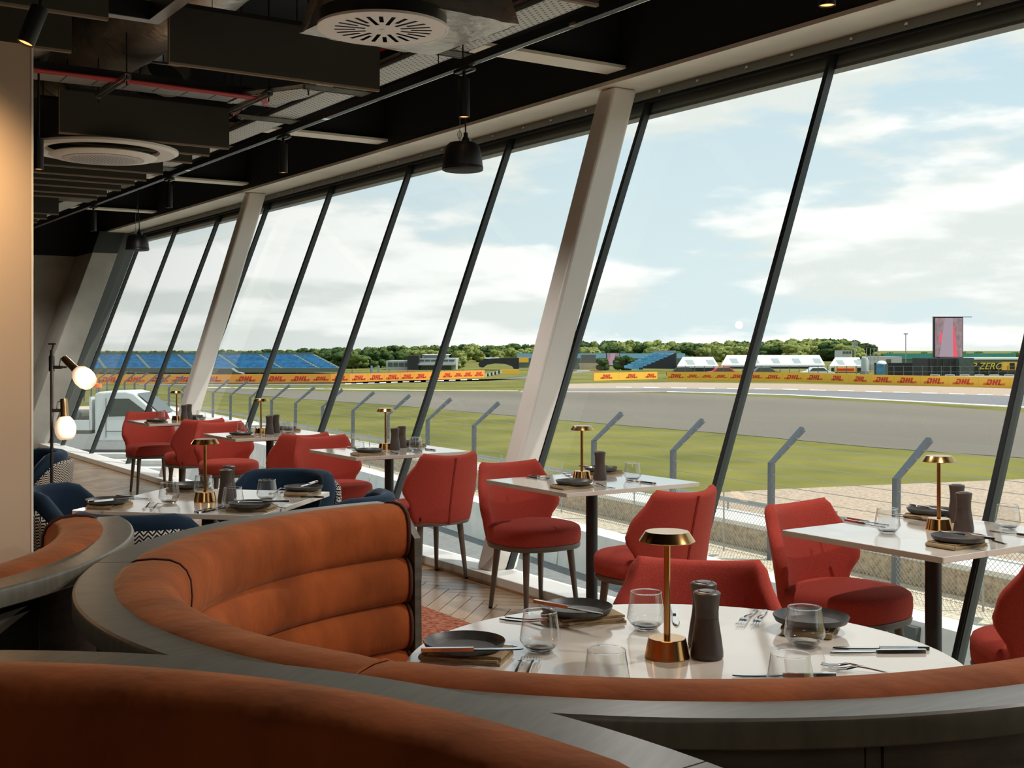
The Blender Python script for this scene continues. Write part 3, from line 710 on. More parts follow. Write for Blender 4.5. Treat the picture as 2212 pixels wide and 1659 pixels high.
# ------------------------------------------------------------------ tables
def rrect(a, b, r, n=5):
    P = []
    for cx_, cy_, s in ((a-r, b-r, 0), (-a+r, b-r, 90), (-a+r, -b+r, 180), (a-r, -b+r, 270)):
        for i in range(n+1):
            t = R(s+90*i/n); P.append((cx_+r*math.cos(t), cy_+r*math.sin(t)))
    return P
def sqtable(lab, x, y, a, b, rz=0, group=None, bx=.14, by=.21):
    t = thing('dining_table', lab, 'table', (x, y, 0), rz, group)
    obj('marble_top', M().prism(rrect(a, b, .006), .728, .75), marble, t, smooth=None, bevel=.002)
    obj('subtop', M().box(-a+.12, a-.12, -b+.12, b-.12, .714, .728), black, t, smooth=None)
    obj('pedestal', M().lathe([(.031, .01), (.031, .714)], 24), black, t)
    obj('base_plate', M().prism(rrect(bx, by, .02), .004, .014), black, t, smooth=None)
    for sx in (-1, 1):
        for sy in (-1, 1): obj('leveller', M().lathe([(.016, 0), (.016, .004)], 10, (sx*(bx-.025), sy*(by-.025), 0)), rubber, t)
    return t
TB = {}
for key, y, lab in (('T1', 2.92, 'square marble table nearest on the right beside the window'), ('T2', 5.05, 'square marble window table second from the right, beside the near leaning column'),
                    ('T3', 7.33, 'square marble window table third from the right, behind the booth end'), ('T4', 9.25, 'square marble window table fourth from the right'), ('T5', 11.45, 'square marble window table farthest away, before the far leaning column')):
    x = 3.86 if key in ('T1', 'T2', 'T3') else 3.78
    sqtable(lab, x, y, .43, .365)
    TB[key] = (x, y, .43, .365, 0)
sqtable('square marble table set diamondwise among the navy tub chairs', 1.90, 5.38, .43, .43, R(45), bx=.2, by=.2)
TB['TD'] = (1.90, 5.38, .43, .43, R(45))
rt = thing('round_dining_table', 'round glossy marble table inside the curved rust booth', 'table', (1.80, 2.02, 0))
obj('marble_top', M().lathe([(.0, .728), (.612, .728), (.62, .732), (.62, .746), (.616, .75), (.0, .75)], 96, caps=False), marble, rt, smooth=30)
obj('subtop', M().lathe([(.3, .712), (.3, .728)], 32), black, rt); obj('pedestal', M().lathe([(.045, .01), (.045, .712)], 24), black, rt); obj('base_plate', M().lathe([(.28, .0), (.28, .01), (.26, .014)], 40), black, rt)
TB['TR'] = (1.80, 2.02, .62, .62, 0)
# ------------------------------------------------------------------ red chairs
def lerp_tab(tab, v):
    for i in range(len(tab)-1):
        a, b_ = tab[i], tab[i+1]
        if v <= b_[0]:
            u = (v-a[0])/(b_[0]-a[0]); return a[1]+(b_[1]-a[1])*(u*u*(3-2*u))
    return tab[-1][1]
def superell(a, b, n, p=2.6):
    P = []
    for i in range(n):
        t = 2*math.pi*i/n; c, s = math.cos(t), math.sin(t)
        P.append((a*abs(c)**(2/p)*(1 if c >= 0 else -1), b*abs(s)**(2/p)*(1 if s >= 0 else -1)))
    return P
def loft(rings, caps=True):
    n = len(rings[0]); vs = [p for r in rings for p in r]; fs = []
    for j in range(len(rings)-1):
        for i in range(n): fs.append((j*n+i, j*n+(i+1) % n, (j+1)*n+(i+1) % n, (j+1)*n+i))
    if caps: fs.append(tuple(range(n-1, -1, -1))); fs.append(tuple((len(rings)-1)*n+i for i in range(n)))
    return M().add(vs, fs)
def shell(fn, nu, nv, th, uvf=None):
    # fn(u, v) -> (point, outward normal); a rounded-edge upholstered shell
    us = [-1, -.975, -.93]+[-.86+1.72*i/(nu-1) for i in range(nu)]+[.93, .975, 1]
    vs_ = [0, .02, .06]+[.12+.78*i/(nv-1) for i in range(nv)]+[.945, .98, 1]
    def tf(e): return math.sqrt(max(0, 1-(1-min(1, e/.09))**2))*.88+.12
    A = []; Bk = []; UV = []
    for v in vs_:
        for u in us:
            p, n = fn(u, v); k = min(tf(1-abs(u)), tf(min(v, 1-v)*1.0))
            A.append(p+n*(th/2*k)); Bk.append(p-n*(th/2*k)); UV.append(uvf(u, v) if uvf else (u, v))
    NU, NV = len(us), len(vs_); fs = []; o = NU*NV
    for j in range(NV-1):
        for i in range(NU-1):
            q = (j*NU+i, j*NU+i+1, (j+1)*NU+i+1, (j+1)*NU+i); fs.append(q); fs.append(tuple(o+x for x in reversed(q)))
    rim = [i for i in range(NU)]+[j*NU+NU-1 for j in range(1, NV)]+[(NV-1)*NU+i for i in range(NU-2, -1, -1)]+[j*NU for j in range(NV-2, 0, -1)]
    for k in range(len(rim)):
        a, b_ = rim[k], rim[(k+1) % len(rim)]; fs.append((a, o+a, o+b_, b_))
    m = M().add(A+Bk, fs); m.uv = {i: q for i, q in enumerate(UV+UV)}; return m
WT = [(0, .190), (.25, .225), (.5, .284), (.62, .274), (.92, .208), (1, .182)]
def back_fn(u, v):
    w = lerp_tab(WT, v); Rr = .30
    ph = u*w/Rr*1.08; lean = .085*v**1.3
    z = .365+.440*v+(.018*u*u-.012)*max(0, (v-.6)/.4)
    x = Rr*math.sin(ph)*1.0; y = -.075+Rr*math.cos(ph)+lean-.015
    n = Vector((math.sin(ph), math.cos(ph), -.18)); n.normalize()
    return Vector((x, y, z)), n
def red_chair(lab):
    t = thing('dining_chair', lab, 'chair')
    s0 = superell(.232, .225, 40); s1 = superell(.245, .238, 40)
    def ring(P, k, z, dz=0): return [(x*k, y*k-.01, z) for x, y in P]
    obj('seat', loft([ring(s1, .93, .382), ring(s1, .985, .388), ring(s1, 1.0, .42), ring(s1, .995, .455), ring(s1, .97, .472), ring(s1, .90, .483), ring(s1, .7, .490), ring(s1, .35, .494)]), red, t, smooth=60)
    obj('seat_base', loft([ring(s0, .96, .354), ring(s0, 1.03, .358), ring(s0, 1.05, .372), ring(s0, 1.03, .384)]), legm, t, smooth=40)
    for sx in (-1, 1):
        for sy in (-1, 1):
            l = obj('leg', M().tube([(sx*.145, sy*.14-.01, .36), (sx*.17, sy*.175-.01, .012)], [.0205, .0115], 14), legm, t)
            obj('glide', M().lathe([(.011, 0), (.011, .012)], 10, (sx*.171, sy*.176-.01, 0)), rubber, l)
    bk = obj('backrest', shell(back_fn, 15, 13, .052), red, t, smooth=60)
    P = []
    for i in range(15):
        p, n = back_fn(0, .01+.97*i/14); P.append(p+n*.027)
    obj('seam_welt', M().tube([p+Vector((.005, 0, 0)) for p in P], .0028, 6), redp, bk); obj('seam_welt', M().tube([p-Vector((.005, 0, 0)) for p in P], .0028, 6), red, bk)
    p, n = back_fn(.80, .10)
    obj('tag', M().box(-.002, .002, -.012, .012, -.012, .012).xf(Matrix.Translation(p+n*.03)), blk, bk, smooth=None)
    return t
ch = red_chair('red felt chair facing the right-hand window table, its seat pulled out toward the camera')
chairs = [('T1L', 3.81, 3.31, 5, None), ('T1R', 3.72, 2.34, 150, 'red felt chair cut off at the right edge, only seat corner and back side showing'),
 ('T2L', 3.785, 5.49, 0, 'red felt chair with a full front view left of the second window table'), ('T2R', 3.71, 4.40, 184, 'red felt chair seen from behind right of the second window table, small black tag'),
 ('T3L', 3.74, 7.92, 0, 'red felt chair left of the third window table, above the navy armrest'), ('T3R', 3.77, 6.62, 182, 'red felt chair seen from behind just right of the booth end'),
 ('T4L', 3.70, 9.98, -4, 'red felt chair half hidden left of the fourth window table'), ('T4R', 3.74, 8.72, 182, 'red felt chair seen from behind right of the fourth window table'),
 ('T5L', 3.68, 12.10, -6, 'farthest red felt chair, left of the last window table with its legs showing'), ('T5R', 3.72, 10.95, 184, 'red felt chair seen from behind right of the farthest window table'),
 ('TR', 2.34, 2.58, -45, 'red felt chair pushed in at the far side of the round marble table')]
for i, (k, x, y, r, lab) in enumerate(chairs):
    if i == 0: ch.location = (x, y, 0); ch.rotation_euler = (0, 0, R(r)); ch['group'] = 'red felt dining chairs'
    else: dup(ch, (x, y, 0), R(r), lab)
# ------------------------------------------------------------------ navy tub chairs
def tub(Rr, z0, top, amax, arm, yoff, lean):
    def fn(u, v):
        ph = u*amax; a = abs(u)
        s = 1 if a < .45 else (lambda q: 1-(q*q*(3-2*q)))((a-.45)/.55)
        zt = arm+(top-arm)*s
        z = z0+(zt-z0)*v
        rr_ = Rr+lean*v
        p = Vector((rr_*math.sin(ph), yoff+rr_*math.cos(ph)*1.02, z)); n = Vector((math.sin(ph), math.cos(ph), -.1)); n.normalize()
        return p, n
    return fn
def tub_chair(lab):
    t = thing('tub_chair', lab, 'chair', group='navy tub chairs')
    fi = tub(.232, .40, .80, R(116), .57, -.02, .035); fo = tub(.283, .33, .745, R(114), .50, -.02, .035)
    obj('velvet_back', shell(fi, 17, 9, .07), navy, t, smooth=60)
    obj('woven_shell', shell(fo, 17, 9, .035, lambda u, v: (u*.27*R(112)*1.0, v*.34)), herr, t, smooth=60)
    s1 = superell(.225, .235, 36)
    ring = lambda k, z: [(x*k, y*k-.045, z) for x, y in s1]
    obj('seat', loft([ring(.95, .36), ring(1, .38), ring(1, .43), ring(.96, .455), ring(.85, .468), ring(.4, .474)]), navy, t, smooth=60)
    obj('seat_frame', loft([ring(.9, .32), ring(.95, .33), ring(.95, .36)]), legm, t)
    for sx in (-1, 1):
        for sy in (-1, 1): obj('leg', M().tube([(sx*.15, sy*.15-.03, .33), (sx*.185, sy*.185-.03, 0)], [.018, .010], 12), legm, t)
    return t
tc_ = tub_chair('navy tub chair facing the diamond table, left, with its whole inner back showing')
tc_.location = (1.46, 5.82, 0); tc_.rotation_euler = (0, 0, R(58))
for x, y, r, lab in ((1.48, 4.93, 135, 'navy tub chair seen from behind, its woven shell showing between the two booths'),
                     (2.46, 5.90, -45, 'navy tub chair on the far side of the diamond table, only its back top showing'),
                     (2.33, 4.97, -135, 'navy tub chair whose rounded arm shows above the booth end'),
                     (1.62, 8.05, -90, 'navy tub chair with woven shell right behind the floor lamp pole'),
                     (1.58, 9.15, -90, 'farther navy tub chair partly hidden by the plaster partition, behind the lamp chair')):
    dup(tc_, (x, y, 0), R(r), lab)
# ------------------------------------------------------------------ floor lamp
fl_ = thing('floor_lamp', 'black floor lamp with two lit opal globes and brass sockets', 'lamp', (1.70, 7.56, 0), -YAW)
obj('pole', M().tube([(0, 0, .01), (0, 0, 1.33)], .0095, 14), black, fl_)
obj('pole_sleeve', M().lathe([(.017, 1.31), (.017, 1.40), (.010, 1.41), (.010, 1.44)], 16), black, fl_)
obj('pole_cap', M().tube([(-.02, 0, 1.475), (.025, 0, 1.475)], .005, 8).tube([(.0, 0, 1.43), (.012, 0, 1.475)], .006, 8), black, fl_)
obj('base', M().lathe([(.13, 0), (.13, .012), (.02, .02)], 32), black, fl_)
def head(z, arm, piv, d, gc, gr, lab):
    h = obj('lamp_arm', M().tube([(0, 0, z), (arm, 0, z)], .006, 8).box(.01, .06, -.012, .012, z-.01, z+.01), black, fl_)
    d = Vector(d).normalized(); p = Vector(piv)
    obj('brass_socket', M().tube([p-d*.045, p+d*.005, p+d*.035, p+d*.075], [.021, .023, .023, .027], 18), antq, h)
    g = M(); prof = [(.0, 0), (.032, .004), (.052, .03), (.062, .065), (.060, .10), (.048, .128), (.035, .140), (.0, .138)]
    g.lathe(prof, 24, caps=False); g.xf(Matrix.Translation(p+d*.06) @ d.to_track_quat('Z', 'Y').to_matrix().to_4x4())
    obj('opal_globe', g, opal, h, smooth=70)
    obj('cord', M().tube([(arm*.5, 0, z+.01), (arm*.6, 0, z+.05), (piv[0]-d.x*.04, 0, piv[2]+.04)], .004, 6), black, h)
head(1.335, .09, (.105, 0, 1.36), (.62, -.15, -.55), 0, 0, '')
head(1.075, .06, (.075, 0, 1.10), (.10, -.12, -1), 0, 0, '')
for z, x in ((1.29, .17), (1.0, .09)):
    lamp('globe_lamp', 'POINT', c2w(0, 0, z)+Vector((1.70+x*CA, 7.40-x*SA, 0)), 2.5, (1, .75, .5), shadow_soft_size=.06)
# ------------------------------------------------------------------ tableware
def inside(key, p, mg):
    x, y, a, b_, rz = TB[key]; c, s = math.cos(rz), math.sin(rz)
    dx, dy = p[0]-x, p[1]-y; u, v = dx*c+dy*s, -dx*s+dy*c
    if key == 'TR':
        r = math.hypot(u, v); k = min(1, (a-mg)/max(r, 1e-6)); u *= k; v *= k
    else: u = max(-a+mg, min(a-mg, u)); v = max(-b_+mg, min(b_-mg, v))
    return Vector((x+u*c-v*s, y+u*s+v*c, p[2]))
ZT = .75
WHERE = {'T1': 'the nearest window table', 'T2': 'the second window table', 'T3': 'the third window table', 'T4': 'the fourth window table', 'T5': 'the farthest window table', 'TD': 'the diamond table', 'TR': 'the round marble table'}
def proto(fn):
    cache = {}
    def get(loc, rz, lab, group):
        if 'o' not in cache:
            o = fn(); cache['o'] = o; o.location = loc; o.rotation_euler = (0, 0, rz); o['label'] = lab; o['group'] = group; return o
        return dup(cache['o'], loc, rz, lab, group)
    return get
@proto
def table_lamp():
    t = thing('table_lamp', '', 'lamp')
    obj('base', M().lathe([(.0, 0), (.050, 0), (.051, .002), (.0425, .043), (.041, .044), (.0, .044)], 48, caps=False), brass, t, smooth=30)
    obj('stem', M().lathe([(.0075, .044), (.0075, .268)], 20), brass, t)
    s = obj('shade', M().lathe([(.058, .262), (.063, .262), (.0635, .264), (.050, .284), (.049, .285), (.0, .285)], 48, caps=False), brass, t, smooth=30)
    obj('diffuser', M().lathe([(.0, .264), (.058, .2635)], 40, caps=False), lampu, s)
    return t
@proto
def mill():
    t = thing('mill', '', 'mill')
    obj('body', M().lathe([(.0, 0), (.034, 0), (.037, .004), (.037, .014), (.033, .045), (.0275, .080), (.0262, .092)], 36, caps=False), millm, t, smooth=50)
    obj('head', M().lathe([(.0262, .0925), (.0265, .094), (.0262, .105), (.0275, .125), (.0305, .143), (.031, .147), (.028, .150), (.021, .151), (.0205, .149), (.019, .150), (.017, .153), (.0, .154)], 36, caps=False), millm, t, smooth=50)
    return t
@proto
def tumbler():
    t = thing('tumbler', '', 'glass')
    obj('bowl', M().lathe([(.026, .002), (.040, .014), (.0475, .026), (.048, .030), (.0465, .042), (.0385, .092)], 44, caps=False), wine, t, smooth=70)
    obj('rim', M().tube([(.0385*math.cos(2*math.pi*i/36), .0385*math.sin(2*math.pi*i/36), .092) for i in range(36)], .0012, 6, closed=True), winefoot, t)
    obj('thick_base', M().lathe([(.0, .0), (.025, .0), (.029, .004), (.036, .0115), (.034, .013), (.022, .010), (.0, .009)], 36, caps=False), winefoot, t, smooth=60)
    return t
@proto
def plate():
    t = thing('plate', '', 'plate')
    obj('dish', M().lathe([(.0, .003), (.055, .003), (.058, .0), (.064, .0), (.066, .003), (.086, .010), (.096, .022), (.0975, .0235), (.0985, .022), (.092, .009), (.084, .0065), (.0, .0065)], 48, caps=False).xf(Matrix.Diagonal((.95, .95, 1, 1))), platem, t, smooth=60)
    return t
@proto
def napkin():
    t = thing('napkin', '', 'napkin')
    for k in range(3):
        a, b_ = .092-.003*k, .060-.002*k; off = .003*k*(-1)**k
        z0 = .0062*k; n = 10; vs = []; fs = []
        for i in range(n+1):
            for j in range(3):
                x = -a+2*a*i/n; y = (-b_, 0, b_)[j]+off; wv = .0008*math.sin(i*1.9+k*2+j)
                vs.append((x+off, y, z0+wv)); vs.append((x+off, y+(.001 if j else 0), z0+.0056+wv))
        def ix(i, j, q): return (i*3+j)*2+q
        for i in range(n):
            for j in range(2): fs.append((ix(i, j, 1), ix(i+1, j, 1), ix(i+1, j+1, 1), ix(i, j+1, 1))); fs.append((ix(i, j, 0), ix(i, j+1, 0), ix(i+1, j+1, 0), ix(i+1, j, 0)))
            fs.append((ix(i, 0, 0), ix(i+1, 0, 0), ix(i+1, 0, 1), ix(i, 0, 1))); fs.append((ix(i, 2, 0), ix(i, 2, 1), ix(i+1, 2, 1), ix(i+1, 2, 0)))
        for i in (0, n):
            for j in range(2): fs.append((ix(i, j, 0), ix(i, j, 1), ix(i, j+1, 1), ix(i, j+1, 0)))
        obj('fold', M().add(vs, fs), napk, t, smooth=60)
    obj('rolled_edge', M().tube([(-.091, -.058, .0085), (-.091, .058, .0085)], .0078, 8), napk, t)
    return t
def strip(outline, zf, th):
    # outline: list of (x, half width); zf(x) height
    vs = []; fs = []
    for x, w in outline:
        z = zf(x)
        vs += [(x, -w, z), (x, w, z), (x, w*.8, z+th), (x, -w*.8, z+th)]
    n = len(outline)
    for i in range(n-1):
        for j in range(4): fs.append((i*4+j, (i+1)*4+j, (i+1)*4+(j+1) % 4, i*4+(j+1) % 4))
    fs.append((3, 2, 1, 0)); fs.append(tuple((n-1)*4+j for j in range(4)))
    return M().add(vs, fs)
@proto
def knife():
    t = thing('knife', '', 'knife')
    obj('handle', strip([(-.11, .0045), (-.108, .0062), (-.06, .0062), (-.01, .0055), (.004, .0048)], lambda x: 0, .008), steel, t, smooth=50)
    obj('blade', strip([(.004, .0045), (.02, .008), (.06, .0092), (.09, .0085), (.105, .005), (.112, .0012)], lambda x: .002, .0022), steel, t, smooth=50)
    return t
@proto
def fork():
    t = thing('fork', '', 'fork')
    zf = lambda x: .002+.010*math.exp(-((x-.035)/.03)**2)
    obj('handle', strip([(-.1, .004), (-.097, .0068), (-.08, .0072), (-.03, .0042), (.02, .0028), (.04, .003)], zf, .003), steel, t, smooth=50)
    obj('head', strip([(.038, .003), (.05, .0105), (.062, .0115)], zf, .002), steel, t, smooth=50)
    tm = M()
    for k in range(4):
        y = -.0095+.00633*k; m_ = strip([(.062, .0017), (.085, .0015), (.1, .0007)], lambda x: zf(x)+.0008*0+(.004*((x-.062)/.04)**2), .0016); tm.add([(x, yy+y, z) for x, yy, z in m_.v], m_.f)
    obj('tines', tm, steel, t, smooth=50)
    return t
def put(fn, key, px, py, lab, group, z=ZT, rz=0.0, mg=.06):
    return fn(inside(key, at(px, py, z), mg), rz, lab, group)
def put2(fn, key, p0, p1, lab, group, z=ZT, mg=.05):
    a, b_ = at(p0[0], p0[1], z), at(p1[0], p1[1], z); m_ = (a+b_)/2; d = b_-a
    return fn(inside(key, m_, mg)+Vector((0, 0, .0006)), math.atan2(d.y, d.x), lab, group)
random.seed(5)
def setting(key, lampp, mills, glasses, plates, knives, forks, pk=()):
    w = WHERE[key]
    put(table_lamp, key, lampp[0], lampp[1], 'brass mushroom table lamp standing on '+w, 'brass table lamps')
    for (x, y, l) in mills: put(mill, key, x, y, l+' on '+w, 'pepper and salt mills')
    for (x, y, l) in glasses: put(tumbler, key, x, y, 'stemless tumbler '+l+' on '+w, 'tumblers')
    for (x, y, nx, ny, l, rz) in plates:
        n = put(napkin, key, nx, ny, 'folded tan napkin under the plate '+l+' on '+w, 'napkins', rz=R(rz), mg=.10)
        p = inside(key, at(x, y, ZT+.015), .098); plate(Vector((p.x, p.y, ZT+.0145)), 0, 'dark slate side plate '+l+' on '+w, 'side plates')
    for (p0, p1, l) in knives: put2(knife, key, p0, p1, 'steel knife '+l+' on '+w, 'knives')
    for (p0, p1, l) in forks: put2(fork, key, p0, p1, 'steel fork '+l+' on '+w, 'forks')
    for (fn, p0, p1, l) in pk:
        put2(fn, key, p0, p1, 'steel '+l+' on '+w, 'cutlery laid on plates', z=ZT+.0430, mg=.02)
setting('TR', (1441, 1419), [(1527, 1421, 'dark wooden mill in front of the other'), (1520, 1396, 'dark wooden mill half hidden behind the front one')],
  [(1167, 1406, 'left, before the fork pair'), (1396, 1358, 'just left of the lamp'), (1738, 1396, 'before the right plate'), (1310, 1502, 'cut off by the booth, left of the lamp'), (1707, 1512, 'cut off by the booth, right of the mills')],
  [(1245, 1326, 1262, 1340, 'farthest left', -15), (1003, 1404, 1010, 1420, 'at the left edge', -48), (1752, 1348, 1752, 1360, 'at the right', 35)],
  [((950, 1372), (1120, 1400), 'rear, of the pair behind the left plate'), ((942, 1380), (1105, 1407), 'front, of the pair behind the left plate'), ((2020, 1410), (1775, 1412), 'front of the parallel pair at right'), ((2018, 1404), (1790, 1402), 'rear of the parallel pair at right'), ((1452, 1312), (1462, 1352), 'just right of the lamp stem'), ((1790, 1462), (1600, 1462), 'lowest, half hidden by the booth at right')],
  [((1085, 1340), (1225, 1358), 'front of the pair before the far left plate'), ((1098, 1336), (1238, 1352), 'rear of the pair before the far left plate'), ((1632, 1322), (1600, 1352), 'left of the upright pair beside the mills'), ((1652, 1324), (1632, 1354), 'right of the upright pair beside the mills'), ((1105, 1470), (1132, 1432), 'left of the pair peeking over the booth'), ((1130, 1472), (1158, 1432), 'right of the pair peeking over the booth'), ((1930, 1457), (1822, 1445), 'rear of the low pair at right'), ((1950, 1460), (1838, 1452), 'front of the low pair at right')],
  [(knife, (1155, 1302), (1300, 1329), 'knife resting across the farthest left plate'), (knife, (908, 1408), (1130, 1405), 'knife resting across the left edge plate')])
setting('T1', (2028, 1144), [(2082, 1149, 'black wooden mill in front of the other'), (2067, 1128, 'black wooden mill half hidden behind the front one')],
  [(1917, 1151, 'left, by the knives'), (2177, 1142, 'at the right edge of the view')],
  [(2070, 1170, 2067, 1180, 'in front of the lamp', 0), (2008, 1106, 1995, 1114, 'behind the lamp', 0)],
  [((1818, 1119), (1925, 1137), 'rear of the pair at left'), ((1818, 1124), (1920, 1142), 'front of the pair at left'), ((2250, 1162), (2150, 1150), 'at the right edge under the glass')],
  [((1912, 1108), (2000, 1123), 'rear of the pair beside the back plate'), ((1925, 1114), (2012, 1128), 'front of the pair beside the back plate'), ((2190, 1182), (2090, 1155), 'beside the front plate')],
  [(knife, (1955, 1090), (2060, 1108), 'knife resting across the back plate'), (knife, (2145, 1166), (2035, 1150), 'knife resting across the front plate')])
setting('T2', (1257, 1035), [(1296, 1037, 'dark wooden mill right of the lamp')],
  [(1366, 1037, 'right of the mill')],
  [(1240, 1047, 1236, 1054, 'in front of the lamp', 0), (1288, 1016, 1292, 1021, 'behind the lamp', 0)],
  [((1133, 1026), (1195, 1036), 'rear of the pair at left'), ((1133, 1029), (1190, 1039), 'front of the pair at left'), ((1418, 1046), (1352, 1038), 'at right under the glass')],
  [((1212, 1021), (1250, 1032), 'rear of the pair left of the lamp'), ((1218, 1025), (1252, 1036), 'front of the pair left of the lamp'), ((1322, 1055), (1280, 1049), 'right of the front plate')],
  [(knife, (1248, 1007), (1310, 1015), 'knife resting across the back plate')])
setting('T3', (833, 971), [(853, 972, 'front dark wooden mill'), (868, 967, 'rear dark wooden mill')], [(772, 976, 'left'), (898, 974, 'right of the mills')],
  [(797, 977, 794, 983, 'in front', 0), (885, 960, 888, 964, 'at the back', 0)], [((745, 966), (790, 972), 'left'), ((940, 973), (900, 969), 'right')], [((858, 981), (835, 977), 'right of the front plate')])
setting('T4', (564, 936), [(582, 938, 'front dark wooden mill'), (596, 935, 'rear dark wooden mill')], [(524, 937, 'left'), (622, 936, 'right of the mills')],
  [(521, 940, 519, 945, 'in front', 0), (606, 926, 608, 929, 'at the back', 0)], [], [((575, 943), (552, 940), 'right of the front plate')])
setting('T5', (382, 908), [(398, 909, 'front dark wooden mill'), (408, 907, 'rear dark wooden mill')], [(346, 909, 'left'), (434, 907, 'right of the mills')],
  [(345, 912, 343, 916, 'in front', 0), (418, 902, 420, 904, 'at the back', 0)], [], [])
setting('TD', (443, 1083), [(488, 1086, 'front dark wooden mill'), (494, 1076, 'rear dark wooden mill')],
  [(366, 1087, 'left of the lamp'), (440, 1069, 'behind the lamp'), (503, 1099, 'before the mill'), (577, 1080, 'right of the mill')],
  [(224, 1088, 228, 1094, 'at the left corner', 45), (554, 1096, 560, 1102, 'at the near corner', -45), (688, 1058, 690, 1064, 'at the right corner', 45), (415, 1053, 414, 1059, 'at the far corner', -45)],
  [((215, 1072), (290, 1078), 'lying left of the lamp'), ((430, 1106), (480, 1096), 'left of the pair at the near edge'), ((437, 1108), (487, 1098), 'right of the pair at the near edge'), ((704, 1076), (625, 1074), 'before the right plate')],
  [((303, 1106), (335, 1084), 'left of the crossed pair'), ((320, 1106), (352, 1086), 'right of the crossed pair'), ((600, 1062), (640, 1050), 'beside the right plate'), ((640, 1100), (590, 1090), 'right of the near plate')],
  [(knife, (212, 1084), (272, 1078), 'knife resting across the left plate'), (knife, (690, 1040), (645, 1054), 'knife resting across the right plate'), (knife, (625, 1085), (540, 1086), 'knife resting across the near plate')])
# ------------------------------------------------------------------ ground outside
def gpoly(name, pts, mt, lift, raw=False):
    P = [(p[0], p[1]) if raw else tuple(gp(*p)[:2]) for p in pts]
    return struct(name, M().prism(P, GZ-.2, GZ+lift), mt, smooth=None)
struct('grass_field', M().box(-900, 1400, -900, 1600, GZ-.3, GZ), grassm, smooth=None)
gpoly('service_road', [(4.28, -40), (10.4, -8), (14.2, 26), (19, 62), (4.28, 90)], asph3, .012, raw=True)
FS, FE = Vector((15.84, 12.7, GZ)), Vector((1.31, 15.0, 0)).normalized()
def fpt(s, off=0.0): p = FS+FE*s; n = Vector((FE.y, -FE.x, 0)); return p+n*off
gpoly('gravel_verge', [tuple(fpt(-30, -2.9)[:2]), tuple(fpt(-30, .45)[:2]), tuple(fpt(70, .45)[:2]), tuple(fpt(70, -3.9)[:2])], gravl, .03, raw=True)
gpoly('gravel_trap', [tuple(fpt(-30, 1.4)[:2]), tuple(fpt(10.5, 1.4)[:2])]+[tuple(gp(*q)[:2]) for q in ((1440, 1068), (1550, 1066), (1700, 1058), (2212, 1037), (2900, 1005))], gravp, .03, raw=True)
gpoly('runoff_asphalt', [(380, 839), (620, 860), (851, 876), (1100, 898), (1305, 916), (1612, 941), (1886, 967), (2212, 990), (3000, 1045), (3000, 925), (2212, 892), (1960, 873), (1700, 860), (1453, 850), (1107, 847), (700, 846), (520, 840)], asph, .02)
gpoly('trackside_gravel', [(1120, 847), (1320, 848), (1453, 846), (1700, 854), (2212, 882), (2900, 912), (2900, 862), (2212, 838), (1700, 829), (1453, 826), (1180, 830)], gravp, .012)
gpoly('race_track', [(1120, 845), (1453, 845.5), (1700, 852.5), (2212, 879), (2900, 909), (2900, 885), (2212, 856.5), (1700, 842.5), (1453, 839.5), (1140, 839.5)], asph2, .025)
gpoly('race_track', [(300, 833), (700, 832.5), (1050, 823), (1200, 806), (1260, 800), (1290, 801), (1150, 818), (1085, 822), (860, 827.5), (700, 829), (300, 829.5)], asph2, .02)
gpoly('white_track_line', [(1440, 847), (1700, 854), (2212, 881), (2700, 906), (2700, 903), (2212, 879), (1700, 852.6), (1440, 846)], concw, .035)
gpoly('white_track_line', [(440, 838), (700, 841.4), (900, 844), (1120, 845.6), (1120, 844.8), (900, 843.1), (700, 840.4), (440, 837.2)], concw, .035)
kb = sempty('kerb_strip')
for k in range(15):
    x0 = 1330+60*k; f = lambda x: 839.3+3*(x-1453)/247 if x < 1700 else 842.4+14*(x-1700)/512
    p = [gp(x0, f(x0)+.2), gp(x0+34, f(x0+34)+.2), gp(x0+34, f(x0+34)-1.1), gp(x0, f(x0)-1.1)]
    obj('kerb_block', M().prism([tuple(q[:2]) for q in p], GZ, GZ+.05), concw, kb, smooth=None)
for k in range(12):
    x0 = 745+25*k; f = lambda x: 829.8-(x-745)*.034
    p = [gp(x0, f(x0)+.7), gp(x0+14, f(x0+14)+.7), gp(x0+14, f(x0+14)-.5), gp(x0, f(x0)-.5)]
    obj('kerb_block', M().prism([tuple(q[:2]) for q in p], GZ, GZ+.05), concw, kb, smooth=None)
# ------------------------------------------------------------------ low concrete barrier along the service road, made of separate blocks
bd = Vector((1.6, 13.4, 0)).normalized(); bp0 = Vector((11.45, 5.2, GZ)); bn = Vector((bd.y, -bd.x, 0))
cbx = thing('concrete_barrier', 'low white concrete block barrier along the service road below the windows', 'barrier', bp0, math.atan2(bd.y, bd.x))
blk_m = mesh('barrier_block', M().add([(.02,-.30,0),(2.46,-.30,0),(2.46,.30,0),(.02,.30,0),(.02,-.22,.72),(2.46,-.22,.72),(2.46,.22,.72),(.02,.22,.72)], [(0,3,2,1),(4,5,6,7),(0,1,5,4),(1,2,6,5),(2,3,7,6),(3,0,4,7)]), concw)
for k in range(-3, 24): obj('barrier_block', blk_m, concw, cbx, loc=(2.48*k, 0, 0))
obj('grey_marker_panel', M().box(3.8, 4.25, .23, .31, .05, .66), framem, cbx, smooth=None)
